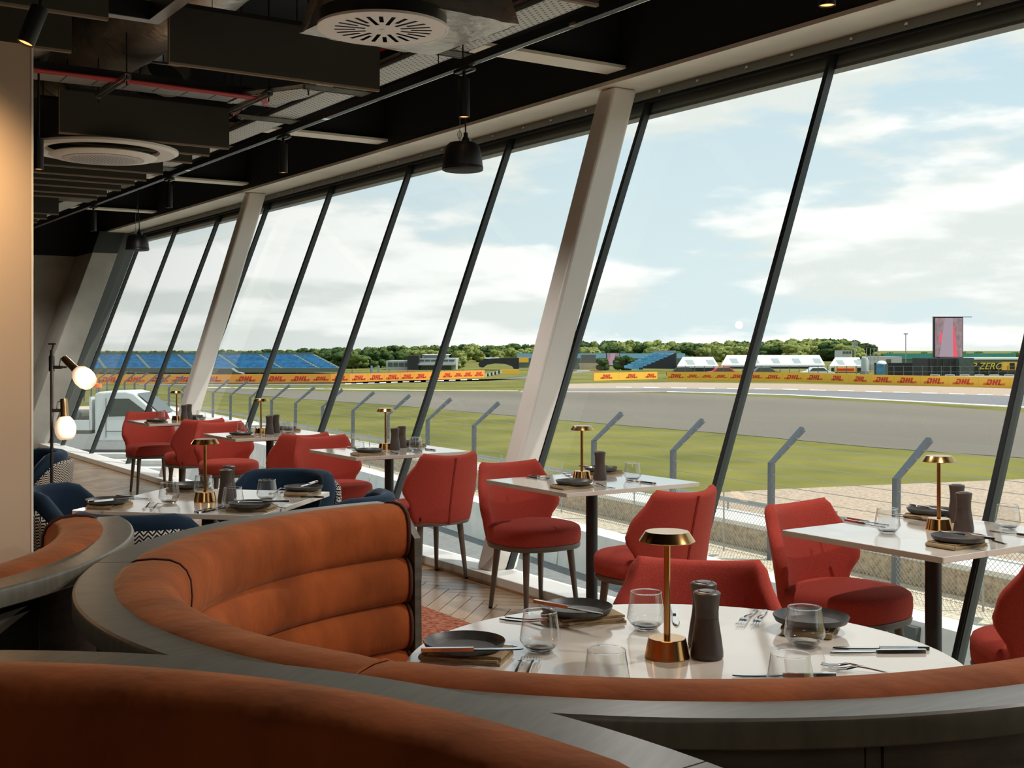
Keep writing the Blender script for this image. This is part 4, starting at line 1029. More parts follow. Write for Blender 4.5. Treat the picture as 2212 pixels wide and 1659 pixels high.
# low retaining wall with a pipe rail behind the fence
rw = thing('low_retaining_wall', 'low stone faced wall with sunlit concrete top and pipe rail behind the wire fence', 'wall', FS, math.atan2(FE.y, FE.x))
obj('stone_face', M().box(-28, 70, -.62, -.5, 0, .44), stonef, rw, smooth=None)
for k in range(-11, 28): obj('coping_slab', M().box(2.5*k+.01, 2.5*k+2.49, -1.5, -.46, .44, .52), concw, rw, smooth=None)
obj('wall_core', M().box(-28, 70, -1.45, -.6, 0, .44), concw, rw, smooth=None)
obj('pipe_rail', M().tube([(-28, -1.42, .72), (70, -1.42, .72)], .05, 8), galv, rw)
for k in range(-9, 24): obj('rail_bracket', M().tube([(3*k, -1.42, .5), (3*k, -1.42, .72)], .025, 6), galv, rw)
# ------------------------------------------------------------------ wire fence with cranked posts
fe = thing('wire_fence', 'long wire fence with cranked galvanised posts between the road and the grass', 'fence', FS, math.atan2(FE.y, FE.x))
pst = M(); w = .048
pst.hexa([(-w,-w,0),(w,-w,0),(w,w,0),(-w,w,0),(-w,-w-.02,1.81),(w,-w-.02,1.81),(w,w-.02,1.81),(-w,w-.02,1.81)])
pst.hexa([(-w,-w-.02,1.80),(w,-w-.02,1.80),(w,w-.02,1.80),(-w,w-.02,1.80),(-w,-.74-.06,2.36),(w,-.74-.06,2.36),(w,-.74+.0,2.44),(-w,-.74+.0,2.44)])
pmsh = mesh('fence_post', pst, postm)
for k in range(-3, 27): obj('fence_post', pmsh, postm, fe, loc=(3.01*k, 0, 0))
stk = mesh('stake', M().tube([(0, 0, 0), (0, 0, 1.15)], .017, 6), wirem, 40)
for k in range(-3, 12): obj('stake', stk, wirem, fe, loc=(3.01*k+1.2, .12, 0))
for z, y in ((1.2, 0), (1.4, 0), (1.6, 0), (1.8, -.02), (1.95, -.20), (2.1, -.38), (2.24, -.55), (2.38, -.72), (1.05, .04), (.55, .04), (.05, .04)):
    obj('strand_wire', M().tube([(-10+2.5*k, y, z+.004*math.sin(k*2.1)) for k in range(0, 34)], .0055, 4), wirem, fe)
cl = M(); sp_ = .085; H = 1.05; x0, x1 = -9.0, 34.0; n = int((x1-x0+H)/sp_)
for s in (1, -1):
    for i in range(n):
        a = x0+i*sp_
        p, q = (Vector((a, .04, 0)), Vector((a-H, .04, H))) if s == 1 else (Vector((a-H, .04, 0)), Vector((a, .04, H)))
        cl.tube([p, q], .0042, 3)
obj('chain_link_mesh', cl, wirem, fe, smooth=None, kind='stuff')
# ------------------------------------------------------------------ advertising hoardings
def dhl():
    m = M()
    def q(a, b_, z0, z1):
        s = .32; m.add([(a+s*z0, 0, z0), (b_+s*z0, 0, z0), (b_+s*z1, 0, z1), (a+s*z1, 0, z1), (a+s*z0, .03, z0), (b_+s*z0, .03, z0), (b_+s*z1, .03, z1), (a+s*z1, .03, z1)],
              [(0,3,2,1),(4,5,6,7),(0,1,5,4),(1,2,6,5),(2,3,7,6),(3,0,4,7)])
    q(0, .85, .74, 1); q(.62, .95, .2, .8); q(0, .85, 0, .26); q(.0, .32, 0, .6)
    q(1.12, 1.45, 0, 1); q(1.68, 2.01, 0, 1); q(1.4, 1.72, .38, .62)
    q(2.2, 2.53, 0, 1); q(2.2, 2.95, 0, .26)
    for z in (0, .13, .26):
        q(-.62, -.1, z, z+.07); q(3.05, 3.55, z, z+.07)
    return m
DH = dhl()
def hoard(base, cuts, h, mt, lab, lw=.52):
    # base: polyline of image points on the ground; cuts: image x of panel joints
    def by(x):
        for i in range(len(base)-1):
            if x <= base[i+1][0] or i == len(base)-2:
                u = (x-base[i][0])/(base[i+1][0]-base[i][0]); return base[i][1]+u*(base[i+1][1]-base[i][1])
    o = gp(cuts[0], by(cuts[0])); t = thing('advertising_hoarding', lab, 'hoarding', o)
    for i in range(len(cuts)-1):
        a, b_ = gp(cuts[i], by(cuts[i])), gp(cuts[i+1], by(cuts[i+1])); d = b_-a; Ln = d.length; an = math.atan2(d.y, d.x)
        p = obj('panel', M().box(.01, Ln-.01, 0, .12, 0, h), mt, t, smooth=None, loc=a-o, rot=(0, 0, an))
        k = min(lw*h, Ln*.82/4.2); w = 3.3*k
        T = Matrix.Translation((Ln/2-w/2+.1*k, -.03, h*.52-k/2)) @ Matrix.Diagonal((k, 1, k, 1))
        obj('red_lettering', M().add([T @ Vector(v) for v in DH.v], DH.f), redl, p, smooth=None)
hoard([(1285, 822.3), (1418, 819)], [1283, 1337, 1392, 1420], .92, yell, 'short yellow hoarding with red letters, set back left of the long yellow one')
hoard([(1428, 821.5), (1600, 823), (1760, 825), (1880, 830.5), (2172, 838.5), (2400, 846)], [1440, 1481, 1513, 1542, 1574, 1614, 1650, 1690, 1736, 1784, 1834, 1882, 1931, 1988, 2048, 2114, 2182, 2256], 1.05, yell, 'long yellow hoarding with red letters running across the right windows')
hoard([(200, 829.5), (740, 826.5), (900, 821.5), (1047, 815.5)], [208, 265, 318, 368, 420, 494, 568, 625, 674, 714, 755, 795, 831, 865, 895, 924, 953, 980, 1000, 1022, 1047], .98, orng, 'long orange hoarding with red letters beyond the left windows')
def cbox(mb, x0, x1, yt, d, depth=6.0, zb=None, yb=None):
    # a box standing at distance d whose face spans image x0..x1, up to image row yt
    X0, X1 = (x0-CX)/FPX*d, (x1-CX)/FPX*d; zt = EZ-(yt-HY)/FPX*d; z0 = GZ if yb is None else EZ-(yb-HY)/FPX*d
    c = [c2w(X0, d, 0), c2w(X1, d, 0), c2w(X1, d+depth, 0), c2w(X0, d+depth, 0)]
    return mb.hexa([(p.x, p.y, z0) for p in c]+[(p.x, p.y, zt) for p in c])
def far_thing(name, lab, cat, px, d, group=None): return thing(name, lab, cat, c2w((px-CX)/FPX*d, d, GZ), 0, group)
def part(name, root, mb, mt, **k):
    o = root.location; return obj(name, M().add([Vector(v)-o for v in mb.v], mb.f), mt, root, smooth=None, **k)
# tyre wall pieces between the hoardings
tw = far_thing('tyre_wall', 'black and white tyre wall at the track bend left of the near column', 'barrier', 1065, 165)
for k in range(9): part('tyre_block', tw, cbox(M(), 1048+4*k, 1051.6+4*k, 808-1.0*k, 164+1.6*k, .8, yb=814.5-1.0*k), blk if k % 2 else concw)
yh = far_thing('yellow_barrier', 'short yellow barrier beyond the tyre wall at the bend', 'barrier', 1100, 185); part('panel', yh, cbox(M(), 1083, 1122, 798.5, 185, .5), yell)
rb_ = far_thing('red_and_white_barrier', 'low red and white barrier just right of the near column, far off', 'barrier', 1260, 205)
for k, (a, b_, m_) in enumerate(((1210, 1246, redl), (1246, 1274, concw), (1274, 1300, redl))): part('segment', rb_, cbox(M(), a, b_, 800, 205, .5), m_)
# ------------------------------------------------------------------ blue grandstands
def stand(lab, cuts, d0, ytop, yfront, depth, dX, rows, seat, side):
    t = far_thing('grandstand', lab, 'grandstand', cuts[0], d0)
    zt = EZ-(ytop-HY)/FPX*(d0+depth); zf = EZ-(yfront-HY)/FPX*d0
    for i in range(len(cuts)-1):
        Xa, Xb = (cuts[i]-CX)/FPX*d0, (cuts[i+1]-CX)/FPX*d0; g = .28
        mb = M()
        for r in range(rows):
            u0, u1 = r/rows, (r+1)/rows; z = zf+(zt-zf)*u1
            c = [c2w(Xa+g+dX*u0, d0+depth*u0, 0), c2w(Xb-g+dX*u0, d0+depth*u0, 0), c2w(Xb-g+dX*u1, d0+depth*u1, 0), c2w(Xa+g+dX*u1, d0+depth*u1, 0)]
            mb.hexa([(p.x, p.y, z-.45) for p in c]+[(p.x, p.y, z) for p in c])
        blk_ = part('seating_block', t, mb, seat)
        al = M()
        c = [c2w(Xb-g, d0, 0), c2w(Xb+g, d0, 0), c2w(Xb+g+dX, d0+depth, 0), c2w(Xb-g+dX, d0+depth, 0)]
        al.add([(c[0].x, c[0].y, zf+.05), (c[1].x, c[1].y, zf+.05), (c[2].x, c[2].y, zt+.05), (c[3].x, c[3].y, zt+.05), (c[0].x, c[0].y, zf-.4), (c[1].x, c[1].y, zf-.4), (c[2].x, c[2].y, zt-.4), (c[3].x, c[3].y, zt-.4)], [(0,1,2,3),(4,7,6,5),(0,4,5,1),(1,5,6,2),(2,6,7,3),(3,7,4,0)])
        part('aisle_stair', t, al, side)
    X0, X1 = (cuts[0]-CX)/FPX*d0, (cuts[-1]-CX)/FPX*d0
    c = [c2w(X0, d0-.3, 0), c2w(X1, d0-.3, 0), c2w(X1, d0, 0), c2w(X0, d0, 0)]
    part('front_hoarding', t, M().hexa([(p.x, p.y, GZ+.3) for p in c]+[(p.x, p.y, zf+.1) for p in c]), side)
    c = [c2w(X0+dX, d0+depth, 0), c2w(X1+dX, d0+depth, 0), c2w(X1+dX, d0+depth+.3, 0), c2w(X0+dX, d0+depth+.3, 0)]
    part('back_panel', t, M().hexa([(p.x, p.y, GZ) for p in c]+[(p.x, p.y, zt+.35) for p in c]), side)
    return t
stand('long bank of bright blue grandstand seats beyond the left windows', [130, 228, 324, 420, 515, 610, 690, 735], 182, 766, 796.5, 14, -6.4, 10, bluem, standg)
fd = far_thing('spectator_fence', 'long grey wire fence in front of the blue grandstand', 'fence', 480, 172)
for k in range(22): part('fence_post', fd, cbox(M(), 200+40*k, 200.8+40*k, 797, 172, .1), postm)
part('lower_rail', fd, cbox(M(), 200, 1050, 811, 172, .1, yb=812), galv); part('middle_rail', fd, cbox(M(), 200, 1050, 804, 172, .1, yb=804.7), galv)
s2 = far_thing('grandstand', 'small pale blue grandstand with black side beside the white tents', 'grandstand', 1400, 205)
d = 205
def P3(px, py, d): X = (px-CX)/FPX*d; p = c2w(X, d, EZ-(py-HY)/FPX*d); return p
for r in range(9):
    u0, u1 = r/9, (r+1)/9
    a, b_ = P3(1348+66*u0, 791-31*u0, d), P3(1380+80*u0, 795-34*u0, d); c, e = P3(1348+66*u1, 791-31*u1, d+1.2), P3(1380+80*u1, 795-34*u1, d+1.2)
    q = [a, b_, Vector((e.x, e.y, b_.z)), Vector((c.x, c.y, a.z))]
    part('seating_row', s2, M().hexa([(p.x, p.y, p.z-.3) for p in q]+[(p.x, p.y, p.z+.12) for p in q]), blue2)
tri = [P3(1380, 796, d), P3(1460, 762, d), P3(1460, 797, d)]; off = c2w(.2, .3, 0)
part('black_side', s2, M().add([tuple(p) for p in tri]+[tuple(p+off) for p in tri], [(0,1,2),(5,4,3),(0,3,4,1),(1,4,5,2),(2,5,3,0)]), blk)
part('back_rail', s2, cbox(M(), 1412, 1460, 757, d+2, .2, yb=762), galv)
# ------------------------------------------------------------------ buildings and tents far off
b1 = far_thing('trackside_building', 'pale grey two storey trackside building with black stair tower, far off at centre left', 'building', 900, 215)
part('low_wing', b1, cbox(M(), 834, 886, 779, 215, 10), greyb); part('black_tower', b1, cbox(M(), 880, 905, 768, 214, 8), blk)
part('main_block', b1, cbox(M(), 902, 985, 774, 216, 12), greyb); part('upper_storey', b1, cbox(M(), 915, 965, 767, 219, 8), paneg); part('roof_slab', b1, cbox(M(), 912, 968, 765.5, 218, 9, yb=767), white)
for k in range(4): part('window', b1, cbox(M(), 838+12*k, 848+12*k, 783, 214.9, .2, yb=792), tglass)
for k in range(6): part('window', b1, cbox(M(), 905+13*k, 916+13*k, 777, 215.9, .2, yb=781), tglass)
part('balcony', b1, cbox(M(), 902, 985, 785, 214, 2, yb=789), greyb); part('ground_openings', b1, cbox(M(), 906, 975, 790, 215.8, .2, yb=799), tglass)
rc = far_thing('red_container', 'long red container in front of the trackside building', 'container', 876, 200); part('body', rc, cbox(M(), 857, 895, 802, 200, 2.5), redl)
for k in range(2):
    fg = far_thing('feather_flag', ['left', 'right'][k]+' of two pale blue feather flags left of the trackside building', 'flag', 803+15*k, 195)
    part('sail', fg, cbox(M(), 801+15*k, 805+15*k, 790, 195, .1, yb=806), skyb); part('pole', fg, cbox(M(), 800.4+15*k, 801+15*k, 789, 195, .1), galv)
ar = far_thing('black_arched_pavilion', 'black pavilion with curved front left of the near column', 'pavilion', 1080, 210)
poly = [(1033, 787), (1036, 782), (1045, 778), (1060, 774.5), (1080, 773.5), (1121, 773), (1121, 797), (1110, 797), (1106, 791), (1090, 786), (1070, 785), (1052, 788), (1044, 794), (1036, 793)]
Pf = [P3(x, y, 210) for x, y in poly]; sh = c2w(.0, 6, 0); n = len(poly)
part('curved_shell', ar, M().add([tuple(p) for p in Pf]+[tuple(p+sh) for p in Pf], [tuple(range(n)), tuple(range(2*n-1, n-1, -1))]+[(i, (i+1) % n, n+(i+1) % n, n+i) for i in range(n)]), blk)
part('pale_roof', ar, cbox(M(), 1046, 1078, 773, 211, 5, yb=775), white)
hb = far_thing('pale_blue_hoarding', 'long pale blue hoarding far behind the near column', 'hoarding', 1250, 260); part('board', hb, cbox(M(), 1117, 1480, 763.5, 260, .5, yb=774), skyb); part('support', hb, cbox(M(), 1117, 1480, 774, 260.1, .3), standg)
yb_ = far_thing('yellow_hoarding', 'yellow hoarding below the pale blue one left of the column', 'hoarding', 1130, 240); part('board', yb_, cbox(M(), 1117, 1142, 772, 240, .5, yb=783), yell); part('support', yb_, cbox(M(), 1117, 1142, 783, 240.1, .3), standg)
bb1 = far_thing('black_cabin', 'black cabin seen just right of the near column', 'cabin', 1227, 222); part('body', bb1, cbox(M(), 1213, 1242, 774, 222, 4), blk); part('grey_skirt', bb1, cbox(M(), 1214, 1252, 790, 221, .5), standg)
gc = far_thing('grey_cabin', 'grey cabin between the near column and the small screen', 'cabin', 1270, 224); part('body', gc, cbox(M(), 1256, 1287, 766, 224, 4), framem); part('base', gc, cbox(M(), 1250, 1300, 785, 223, 3), stonef)
scr_m = mat('screen_picture', srgb(150, 120, 130), .4, emit=srgb(150, 120, 130), estr=.5)
def screen_mat(name):
    m = bpy.data.materials.new(name); m.use_nodes = True; t, b = nodes_of(m); c = t.nodes.new('ShaderNodeTexCoord'); s = t.nodes.new('ShaderNodeSeparateXYZ'); t.links.new(c.outputs['Generated'], s.inputs[0])
    def q(op, a, bb, cc=None):
        n = t.nodes.new('ShaderNodeMath'); n.operation = op
        for i, v in enumerate((a, bb, cc)):
            if v is None: continue
            if isinstance(v, (int, float)): n.inputs[i].default_value = v
            else: t.links.new(v, n.inputs[i])
        return n.outputs[0]
    def mx(f, a, bb):
        n = t.nodes.new('ShaderNodeMix'); n.data_type = 'RGBA'; t.links.new(f, n.inputs[0])
        for i, v in ((6, a), (7, bb)):
            if isinstance(v, tuple): n.inputs[i].default_value = v+(1,)
            else: t.links.new(v, n.inputs[i])
        return n.outputs[2]
    u, v = s.outputs[0], s.outputs[2]
    nz = t.nodes.new('ShaderNodeTexNoise'); nz.inputs['Scale'].default_value = 9; nz.inputs['Detail'].default_value = 5; t.links.new(c.outputs['Generated'], nz.inputs['Vector'])
    base = mx(nz.outputs['Fac'], srgb(70, 50, 58), srgb(178, 150, 156))
    lft = q('MULTIPLY_ADD', v, .20, .15); rgt = q('MULTIPLY_ADD', v, -.02, .66)
    trk = q('MULTIPLY', q('GREATER_THAN', u, lft), q('LESS_THAN', u, rgt)); base = mx(trk, base, srgb(156, 138, 152))
    rr1 = q('MULTIPLY', q('MULTIPLY', q('GREATER_THAN', u, rgt), q('LESS_THAN', u, q('MULTIPLY_ADD', v, -.16, .82))), q('LESS_THAN', v, .82)); base = mx(rr1, base, srgb(226, 76, 96))
    rr2 = q('MULTIPLY', q('MULTIPLY', q('GREATER_THAN', u, q('MULTIPLY_ADD', v, .2, .05)), q('LESS_THAN', u, lft)), q('MULTIPLY', q('GREATER_THAN', v, .36), q('LESS_THAN', v, .62))); base = mx(rr2, base, srgb(226, 80, 104))
    t.links.new(base, b.inputs['Emission Color']); b.inputs['Emission Strength'].default_value = .75; b.inputs['Base Color'].default_value = (.02, .02, .02, 1)
    return m
scm = screen_mat('trackside_screen')
def vid(lab, x0, x1, yt, yb, d):
    t = far_thing('video_screen', lab, 'screen', (x0+x1)/2, d)
    X = (x1-x0)/FPX*d; zt, zb = EZ-(yt-HY)/FPX*d-GZ, EZ-(yb-HY)/FPX*d-GZ; t.rotation_euler = (0, 0, -YAW)
    obj('display_face', M().box(-X/2, X/2, -.05, 0, zb, zt), scm, t, smooth=None); obj('casing', M().box(-X/2-.1, X/2+.1, .001, .7, zb-.1, zt+.12), blk, t, smooth=None)
    for s in (-1, 1): obj('support_post', M().box(s*X*.35-.12, s*X*.35+.12, .1, .4, 0, zb), blk, t, smooth=None)
    return t, X, zt
t, X, zt = vid('tall video screen showing a grey track with red run-off, above the black container', 2020, 2079, 687, 771, 165)
obj('top_bar', M().box(-X*.6, X*.85, 0, .12, zt+.12, zt+.2), blk, t, smooth=None)
vid('small far video screen with a pink picture left of the small grandstand', 1311, 1338, 763, 789, 215)
bc = far_thing('black_container', 'black container structure directly under the tall video screen', 'container', 2054, 158); part('body', bc, cbox(M(), 2004, 2072, 774, 158, 6), blk); part('end_unit', bc, cbox(M(), 2072, 2104, 773, 157, 6), tglass)
for k in range(5): part('seam', bc, cbox(M(), 2010+14*k, 2010.6+14*k, 775, 157.9, .1), framem)
def tent(lab, x0, x1, yr, ye, d, nwin):
    t = far_thing('marquee', lab, 'tent', (x0+x1)/2, d); sl = 12
    a = [P3(x0, ye, d), P3(x1, ye, d), P3(x1-sl, yr, d+9), P3(x0+sl, yr, d+9), P3(x0, ye, d+18), P3(x1, ye, d+18)]
    g = [Vector((p.x, p.y, GZ)) for p in (a[0], a[1], a[5], a[4])]
    part('canopy', t, M().add([tuple(p) for p in a], [(0,1,2,3),(3,2,5,4),(0,3,4),(1,5,2)]), tentm)
    part('walls', t, M().add([tuple(p) for p in g]+[tuple(a[0]), tuple(a[1]), tuple(a[5]), tuple(a[4])], [(0,1,5,4),(1,2,6,5),(2,3,7,6),(3,0,4,7)]), tentm)
    for k in range(nwin):
        u = x0+(x1-x0)*(k+.45)/nwin; w = (x1-x0)/nwin*.36
        q = [P3(u+3, ye-.8, d+.9), P3(u+w+3, ye-.8, d+.9), P3(u+w-3, (yr+ye)/2-2, d+5.6), P3(u-3, (yr+ye)/2-2, d+5.6)]
        part('roof_window', t, M().hexa([tuple(p+Vector((0, 0, .02))) for p in q]+[tuple(p+Vector((0, 0, .12))) for p in q]), paneg)
    part('dark_openings', t, cbox(M(), x0+4, x1-4, ye+4, d-.1, .2), blk)
    return t
tent('white marquee with roof windows right of the small grandstand', 1463, 1552, 771, 790, 200, 2)
tent('long white marquee behind the dark leaning mullion', 1558, 1782, 767, 788, 228, 5)
tent('white marquee with tall posts left of the light tower', 1792, 1868, 772, 790, 190, 2)
wc = far_thing('white_cabin', 'small white control cabin on the tent roofs beneath the aerial mast', 'cabin', 1830, 216); part('body', wc, cbox(M(), 1819, 1841, 757, 216, 5), greyb)
for k in range(3): part('window', wc, cbox(M(), 1821+6.5*k, 1826+6.5*k, 759, 215.9, .2, yb=764), tglass)
mt_ = far_thing('aerial_mast', 'thin aerial mast beside the white control cabin', 'mast', 1848, 206); part('pole', mt_, cbox(M(), 1847, 1848.6, 736, 206, .3), galv)
for k, (x, y) in enumerate(((1842, 740), (1851, 738), (1844, 745), (1852, 746))): part('antenna', mt_, cbox(M(), x, x+2, y, 206, .3, yb=y+7), galv)
sc = far_thing('camera_scaffold', 'scaffold camera tower with dark canopy right of the marquees', 'tower', 1885, 195)
for k in range(4): part('scaffold_pole', sc, cbox(M(), 1872+8*k, 1873+8*k, 752, 195, .2), galv)
part('canopy', sc, cbox(M(), 1876, 1896, 749, 195, 2, yb=751.5), blk); part('platform', sc, cbox(M(), 1870, 1899, 769, 195, 2, yb=773), greyb); part('skirt', sc, cbox(M(), 1872, 1898, 778, 195, 2, yb=786), greyb)
lt_ = far_thing('floodlight_mast', 'thin tall floodlight mast left of the tall video screen', 'mast', 1957, 260); part('pole', lt_, cbox(M(), 1956.5, 1957.5, 722, 260, .3), galv); part('lamp_bar', lt_, cbox(M(), 1953, 1961, 720, 260, .3, yb=722.5), galv)
th = far_thing('teal_hoarding', 'long teal hoarding on the skyline behind the tall video screen', 'hoarding', 2050, 280); part('board', th, cbox(M(), 1912, 2195, 763.5, 280, 1, yb=776), tealm); part('support', th, cbox(M(), 1912, 2195, 776, 280.2, .5), standg)
wb = far_thing('pale_storage_building', 'long pale flat roofed shed between scaffold tower and tall screen', 'building', 1930, 215); part('body', wb, cbox(M(), 1898, 1948, 770, 215, 6), greyb); part('door', wb, cbox(M(), 1915, 1925, 776, 214.9, .2), framem)
ph = far_thing('black_hoarding', 'long dark hoarding with yellow lettering right of the tall video screen', 'hoarding', 2080, 172)
part('board', ph, cbox(M(), 1890, 2260, 784, 172, .4), blk)
def text(body, size, mt, name, parent, loc, rot, shear=.25, ext=.02):
    c = bpy.data.curves.new(name, 'FONT'); c.body = body; c.size = size; c.shear = shear; c.extrude = ext; c.align_x = 'CENTER'; c.align_y = 'CENTER'
    o = bpy.data.objects.new('tmp', c); COL.objects.link(o); me = bpy.data.meshes.new_from_object(o.evaluated_get(bpy.context.evaluated_depsgraph_get()))
    bpy.data.objects.remove(o); me.materials.clear(); me.materials.append(mt); r = bpy.data.objects.new(name, me); COL.objects.link(r); r.parent = parent; r.location = loc; r.rotation_euler = rot; return r
p = P3(2131, 791.5, 171.9)-ph.location
text('P ZERO', 1.35, yellt, 'yellow_lettering', ph, p, (R(90), 0, -YAW), .35, .03)
wr = far_thing('white_roof_shed', 'long low white roof right of the tall video screen', 'building', 2160, 188); part('roof', wr, cbox(M(), 2104, 2260, 772.5, 188, 6, yb=776.5), white); part('walls', wr, cbox(M(), 2106, 2258, 776.5, 188.2, 5), standg)
yp = far_thing('yellow_hoarding', 'yellow hoarding with dark emblem at the right edge', 'hoarding', 2200, 168); part('board', yp, cbox(M(), 2166, 2260, 782, 168, .4, yb=800), yell); part('support', yp, cbox(M(), 2166, 2260, 800, 168.1, .3), blk); part('dark_emblem', yp, cbox(M(), 2182, 2192, 784, 167.9, .1, yb=798), blk); part('dark_emblem', yp, cbox(M(), 2198, 2206, 785, 167.9, .1, yb=798), blk)
ob_ = far_thing('yellow_banner', 'short yellow banner with red lettering in front of the marquees', 'banner', 1827, 160); part('cloth', ob_, cbox(M(), 1803, 1851, 793, 160, .2, yb=804), yell); part('red_band', ob_, cbox(M(), 1809, 1845, 796, 159.9, .1, yb=801), redl)
for s in (1803, 1851): part('pole', ob_, cbox(M(), s-.4, s+.4, 792, 160, .2), galv)
wt = far_thing('water_tank', 'rounded grey tank behind the yellow hoarding', 'tank', 1868, 150); wt.rotation_euler = (0, 0, 0)
obj('drum', M().lathe([(.0, 1.0), (.45, 1.0), (.45, 2.45), (.38, 2.7), (.0, 2.75)], 20, caps=False), greyb, wt); obj('stand', M().box(-.4, .4, -.4, .4, 0, 1.0), galv, wt, smooth=None)
tl = far_thing('portable_toilet', 'blue portable toilet with white domed roof behind the yellow hoarding', 'toilet', 1903, 148); tl.rotation_euler = (0, 0, -YAW)
obj('cabin', M().box(-.45, .3, -.5, .5, 0, 2.0), bluem, tl, smooth=None, bevel=.05); obj('side_unit', M().box(.3, .75, -.4, .5, 0, 2.0), standg, tl, smooth=None); obj('roof', M().ball((0.1, 0, 2.0), .62, 12, 6, (1, .9, .6)), white, tl)
# trackside wire fence on the right
f2 = far_thing('trackside_fence', 'tall trackside wire fence behind the long yellow hoarding', 'fence', 1800, 150)
for k in range(40): part('fence_post', f2, cbox(M(), 1480+20.5*k, 1481+20.5*k, 790, 150, .12), postm)
part('top_wire', f2, cbox(M(), 1480, 2290, 791, 150, .08, yb=791.5), galv); part('middle_wire', f2, cbox(M(), 1480, 2290, 803, 150, .08, yb=803.6), galv); part('white_rail', f2, cbox(M(), 1480, 2290, 812, 149.8, .1, yb=815), white)
for k in range(7):
    g = far_thing('crowd_barrier', ['first', 'second', 'third', 'fourth', 'fifth', 'sixth', 'seventh'][k]+' crowd barrier from the left below the black container', 'barrier', 2010+32*k, 142, 'crowd barriers in a row under the black container'); x = 2010+32*k
    part('top_rail', g, cbox(M(), x, x+20, 809, 142, .08, yb=810.5), white); part('lower_rail', g, cbox(M(), x, x+20, 815, 142, .08, yb=816), white)
    for q in (x, x+19): part('leg', g, cbox(M(), q, q+1.2, 809, 142, .1), white)
def car(lab, px, d, mt, rz=0.0):
    t = far_thing('parked_car', lab, 'car', px, d); t.rotation_euler = (0, 0, -YAW+rz)
    prof = [(-2.1, .35), (-2.1, .85), (-1.3, .95), (-.8, 1.42), (.7, 1.45), (1.3, .98), (2.0, .85), (2.1, .4)]
    n = len(prof); obj('body', M().add([(x, -.85, z) for x, z in prof]+[(x, .85, z) for x, z in prof], [tuple(range(n-1, -1, -1)), tuple(range(n, 2*n))]+[(i, (i+1) % n, n+(i+1) % n, n+i) for i in range(n)]), mt, t, smooth=None, bevel=.06)
    obj('side_windows', M().add([(-1.15, -.87, .97), (1.1, -.87, .97), (.65, -.87, 1.36), (-.75, -.87, 1.36), (-1.15, -.85, .97), (1.1, -.85, .97), (.65, -.85, 1.36), (-.75, -.85, 1.36)], [(0,1,2,3),(0,4,5,1),(1,5,6,2),(2,6,7,3),(3,7,4,0)]), tglass, t, smooth=None)
    for x in (-1.3, 1.35):
        for y in (-.8, .8): obj('wheel', M().lathe([(.0, -.1), (.32, -.1), (.32, .1), (.0, .1)], 14, caps=False).xf(Matrix.Translation((x, y, .32)) @ Matrix.Rotation(R(90), 4, 'X')), rubber, t)
for k, (px, m_, lab) in enumerate(((1476, blk, 'dark parked car behind the yellow hoarding, below the small grandstand'), (1562, redl, 'red parked car behind the yellow hoarding'), (1650, framem, 'grey parked car just right of the dark mullion behind the hoarding'), (1765, truckw, 'white parked car left of the yellow banner'))): car(lab, px, 155, m_)
car('dark moving car on the distant track beside the far column', 490, 148, tglass)
# ------------------------------------------------------------------ white flatbed truck below the far windows
tk = thing('flatbed_truck', 'white flatbed truck with amber beacon parked outside the farthest windows', 'truck', c2w((224-CX)/FPX*45, 45, GZ), -YAW); tk.scale = (1.15, 1.0, .9)
prof = [(0, .55), (0, 2.45), (.12, 2.55), (1.0, 2.58), (1.25, 2.50), (2.05, 1.62), (2.75, 1.40), (2.95, 1.2), (3.0, .55)]; n = len(prof)
obj('cab', M().add([(x, -1, z) for x, z in prof]+[(x, 1, z) for x, z in prof], [tuple(range(n-1, -1, -1)), tuple(range(n, 2*n))]+[(i, (i+1) % n, n+(i+1) % n, n+i) for i in range(n)]), truckw, tk, smooth=None, bevel=.06)
def pane2(P, nm='side_window', mt=tglass):
    k = len(P); obj(nm, M().add([(x, -1.012, z) for x, z in P]+[(x, -.99, z) for x, z in P], [tuple(range(k))]+[(i, k+i, k+(i+1) % k, (i+1) % k) for i in range(k)]), mt, tk, smooth=None)
pane2([(.45, 1.55), (1.75, 1.6), (1.62, 1.78), (1.1, 2.28), (.5, 2.28)])
pane2([(.38, .95), (1.85, .95), (1.85, .97), (.38, .97)], 'door_seam', framem)
pane2([(.36, .7), (.38, .7), (.38, 2.3), (.36, 2.3)], 'door_seam', framem)
obj('windscreen', M().add([(1.30, -.88, 2.46), (2.04, -.88, 1.65), (2.04, .88, 1.65), (1.30, .88, 2.46)], [(0, 1, 2, 3)]).xf(Matrix.Translation((.03, 0, .03))), tglass, tk, smooth=None)
obj('wing_mirror', M().box(1.72, 1.85, -1.25, -1.0, 1.62, 1.9), rubber, tk, smooth=None, bevel=.02)
obj('flatbed', M().box(-4.2, -.12, -1.02, 1.02, .85, 1.0), framem, tk, smooth=None)
for y in (-1.02, .98): obj('drop_side', M().box(-4.2, -.12, y, y+.04, 1.0, 1.42), truckw, tk, smooth=None)
obj('headboard', M().box(-.16, -.10, -1.02, 1.02, 1.0, 2.35), truckw, tk, smooth=None)
obj('load', M().box(-3.0, -.6, -.8, .8, 1.0, 1.75), framem, tk, smooth=None, bevel=.1)
obj('beacon', M().lathe([(.0, 0), (.17, 0), (.16, .14), (.0, .18)], 14, (-.05, -.6, 2.72), caps=False), oran, tk); obj('beacon_post', M().tube([(-.05, -.6, 2.3), (-.05, -.6, 2.72)], .02, 6), galv, tk)
for x in (-3.2, 2.25):
    for y in (-.9, .9): obj('wheel', M().lathe([(.0, -.13), (.22, -.13), (.38, -.12), (.38, .12), (.0, .13)], 22, caps=False).xf(Matrix.Translation((x, y, .38)) @ Matrix.Rotation(R(90), 4, 'X')), rubber, tk)
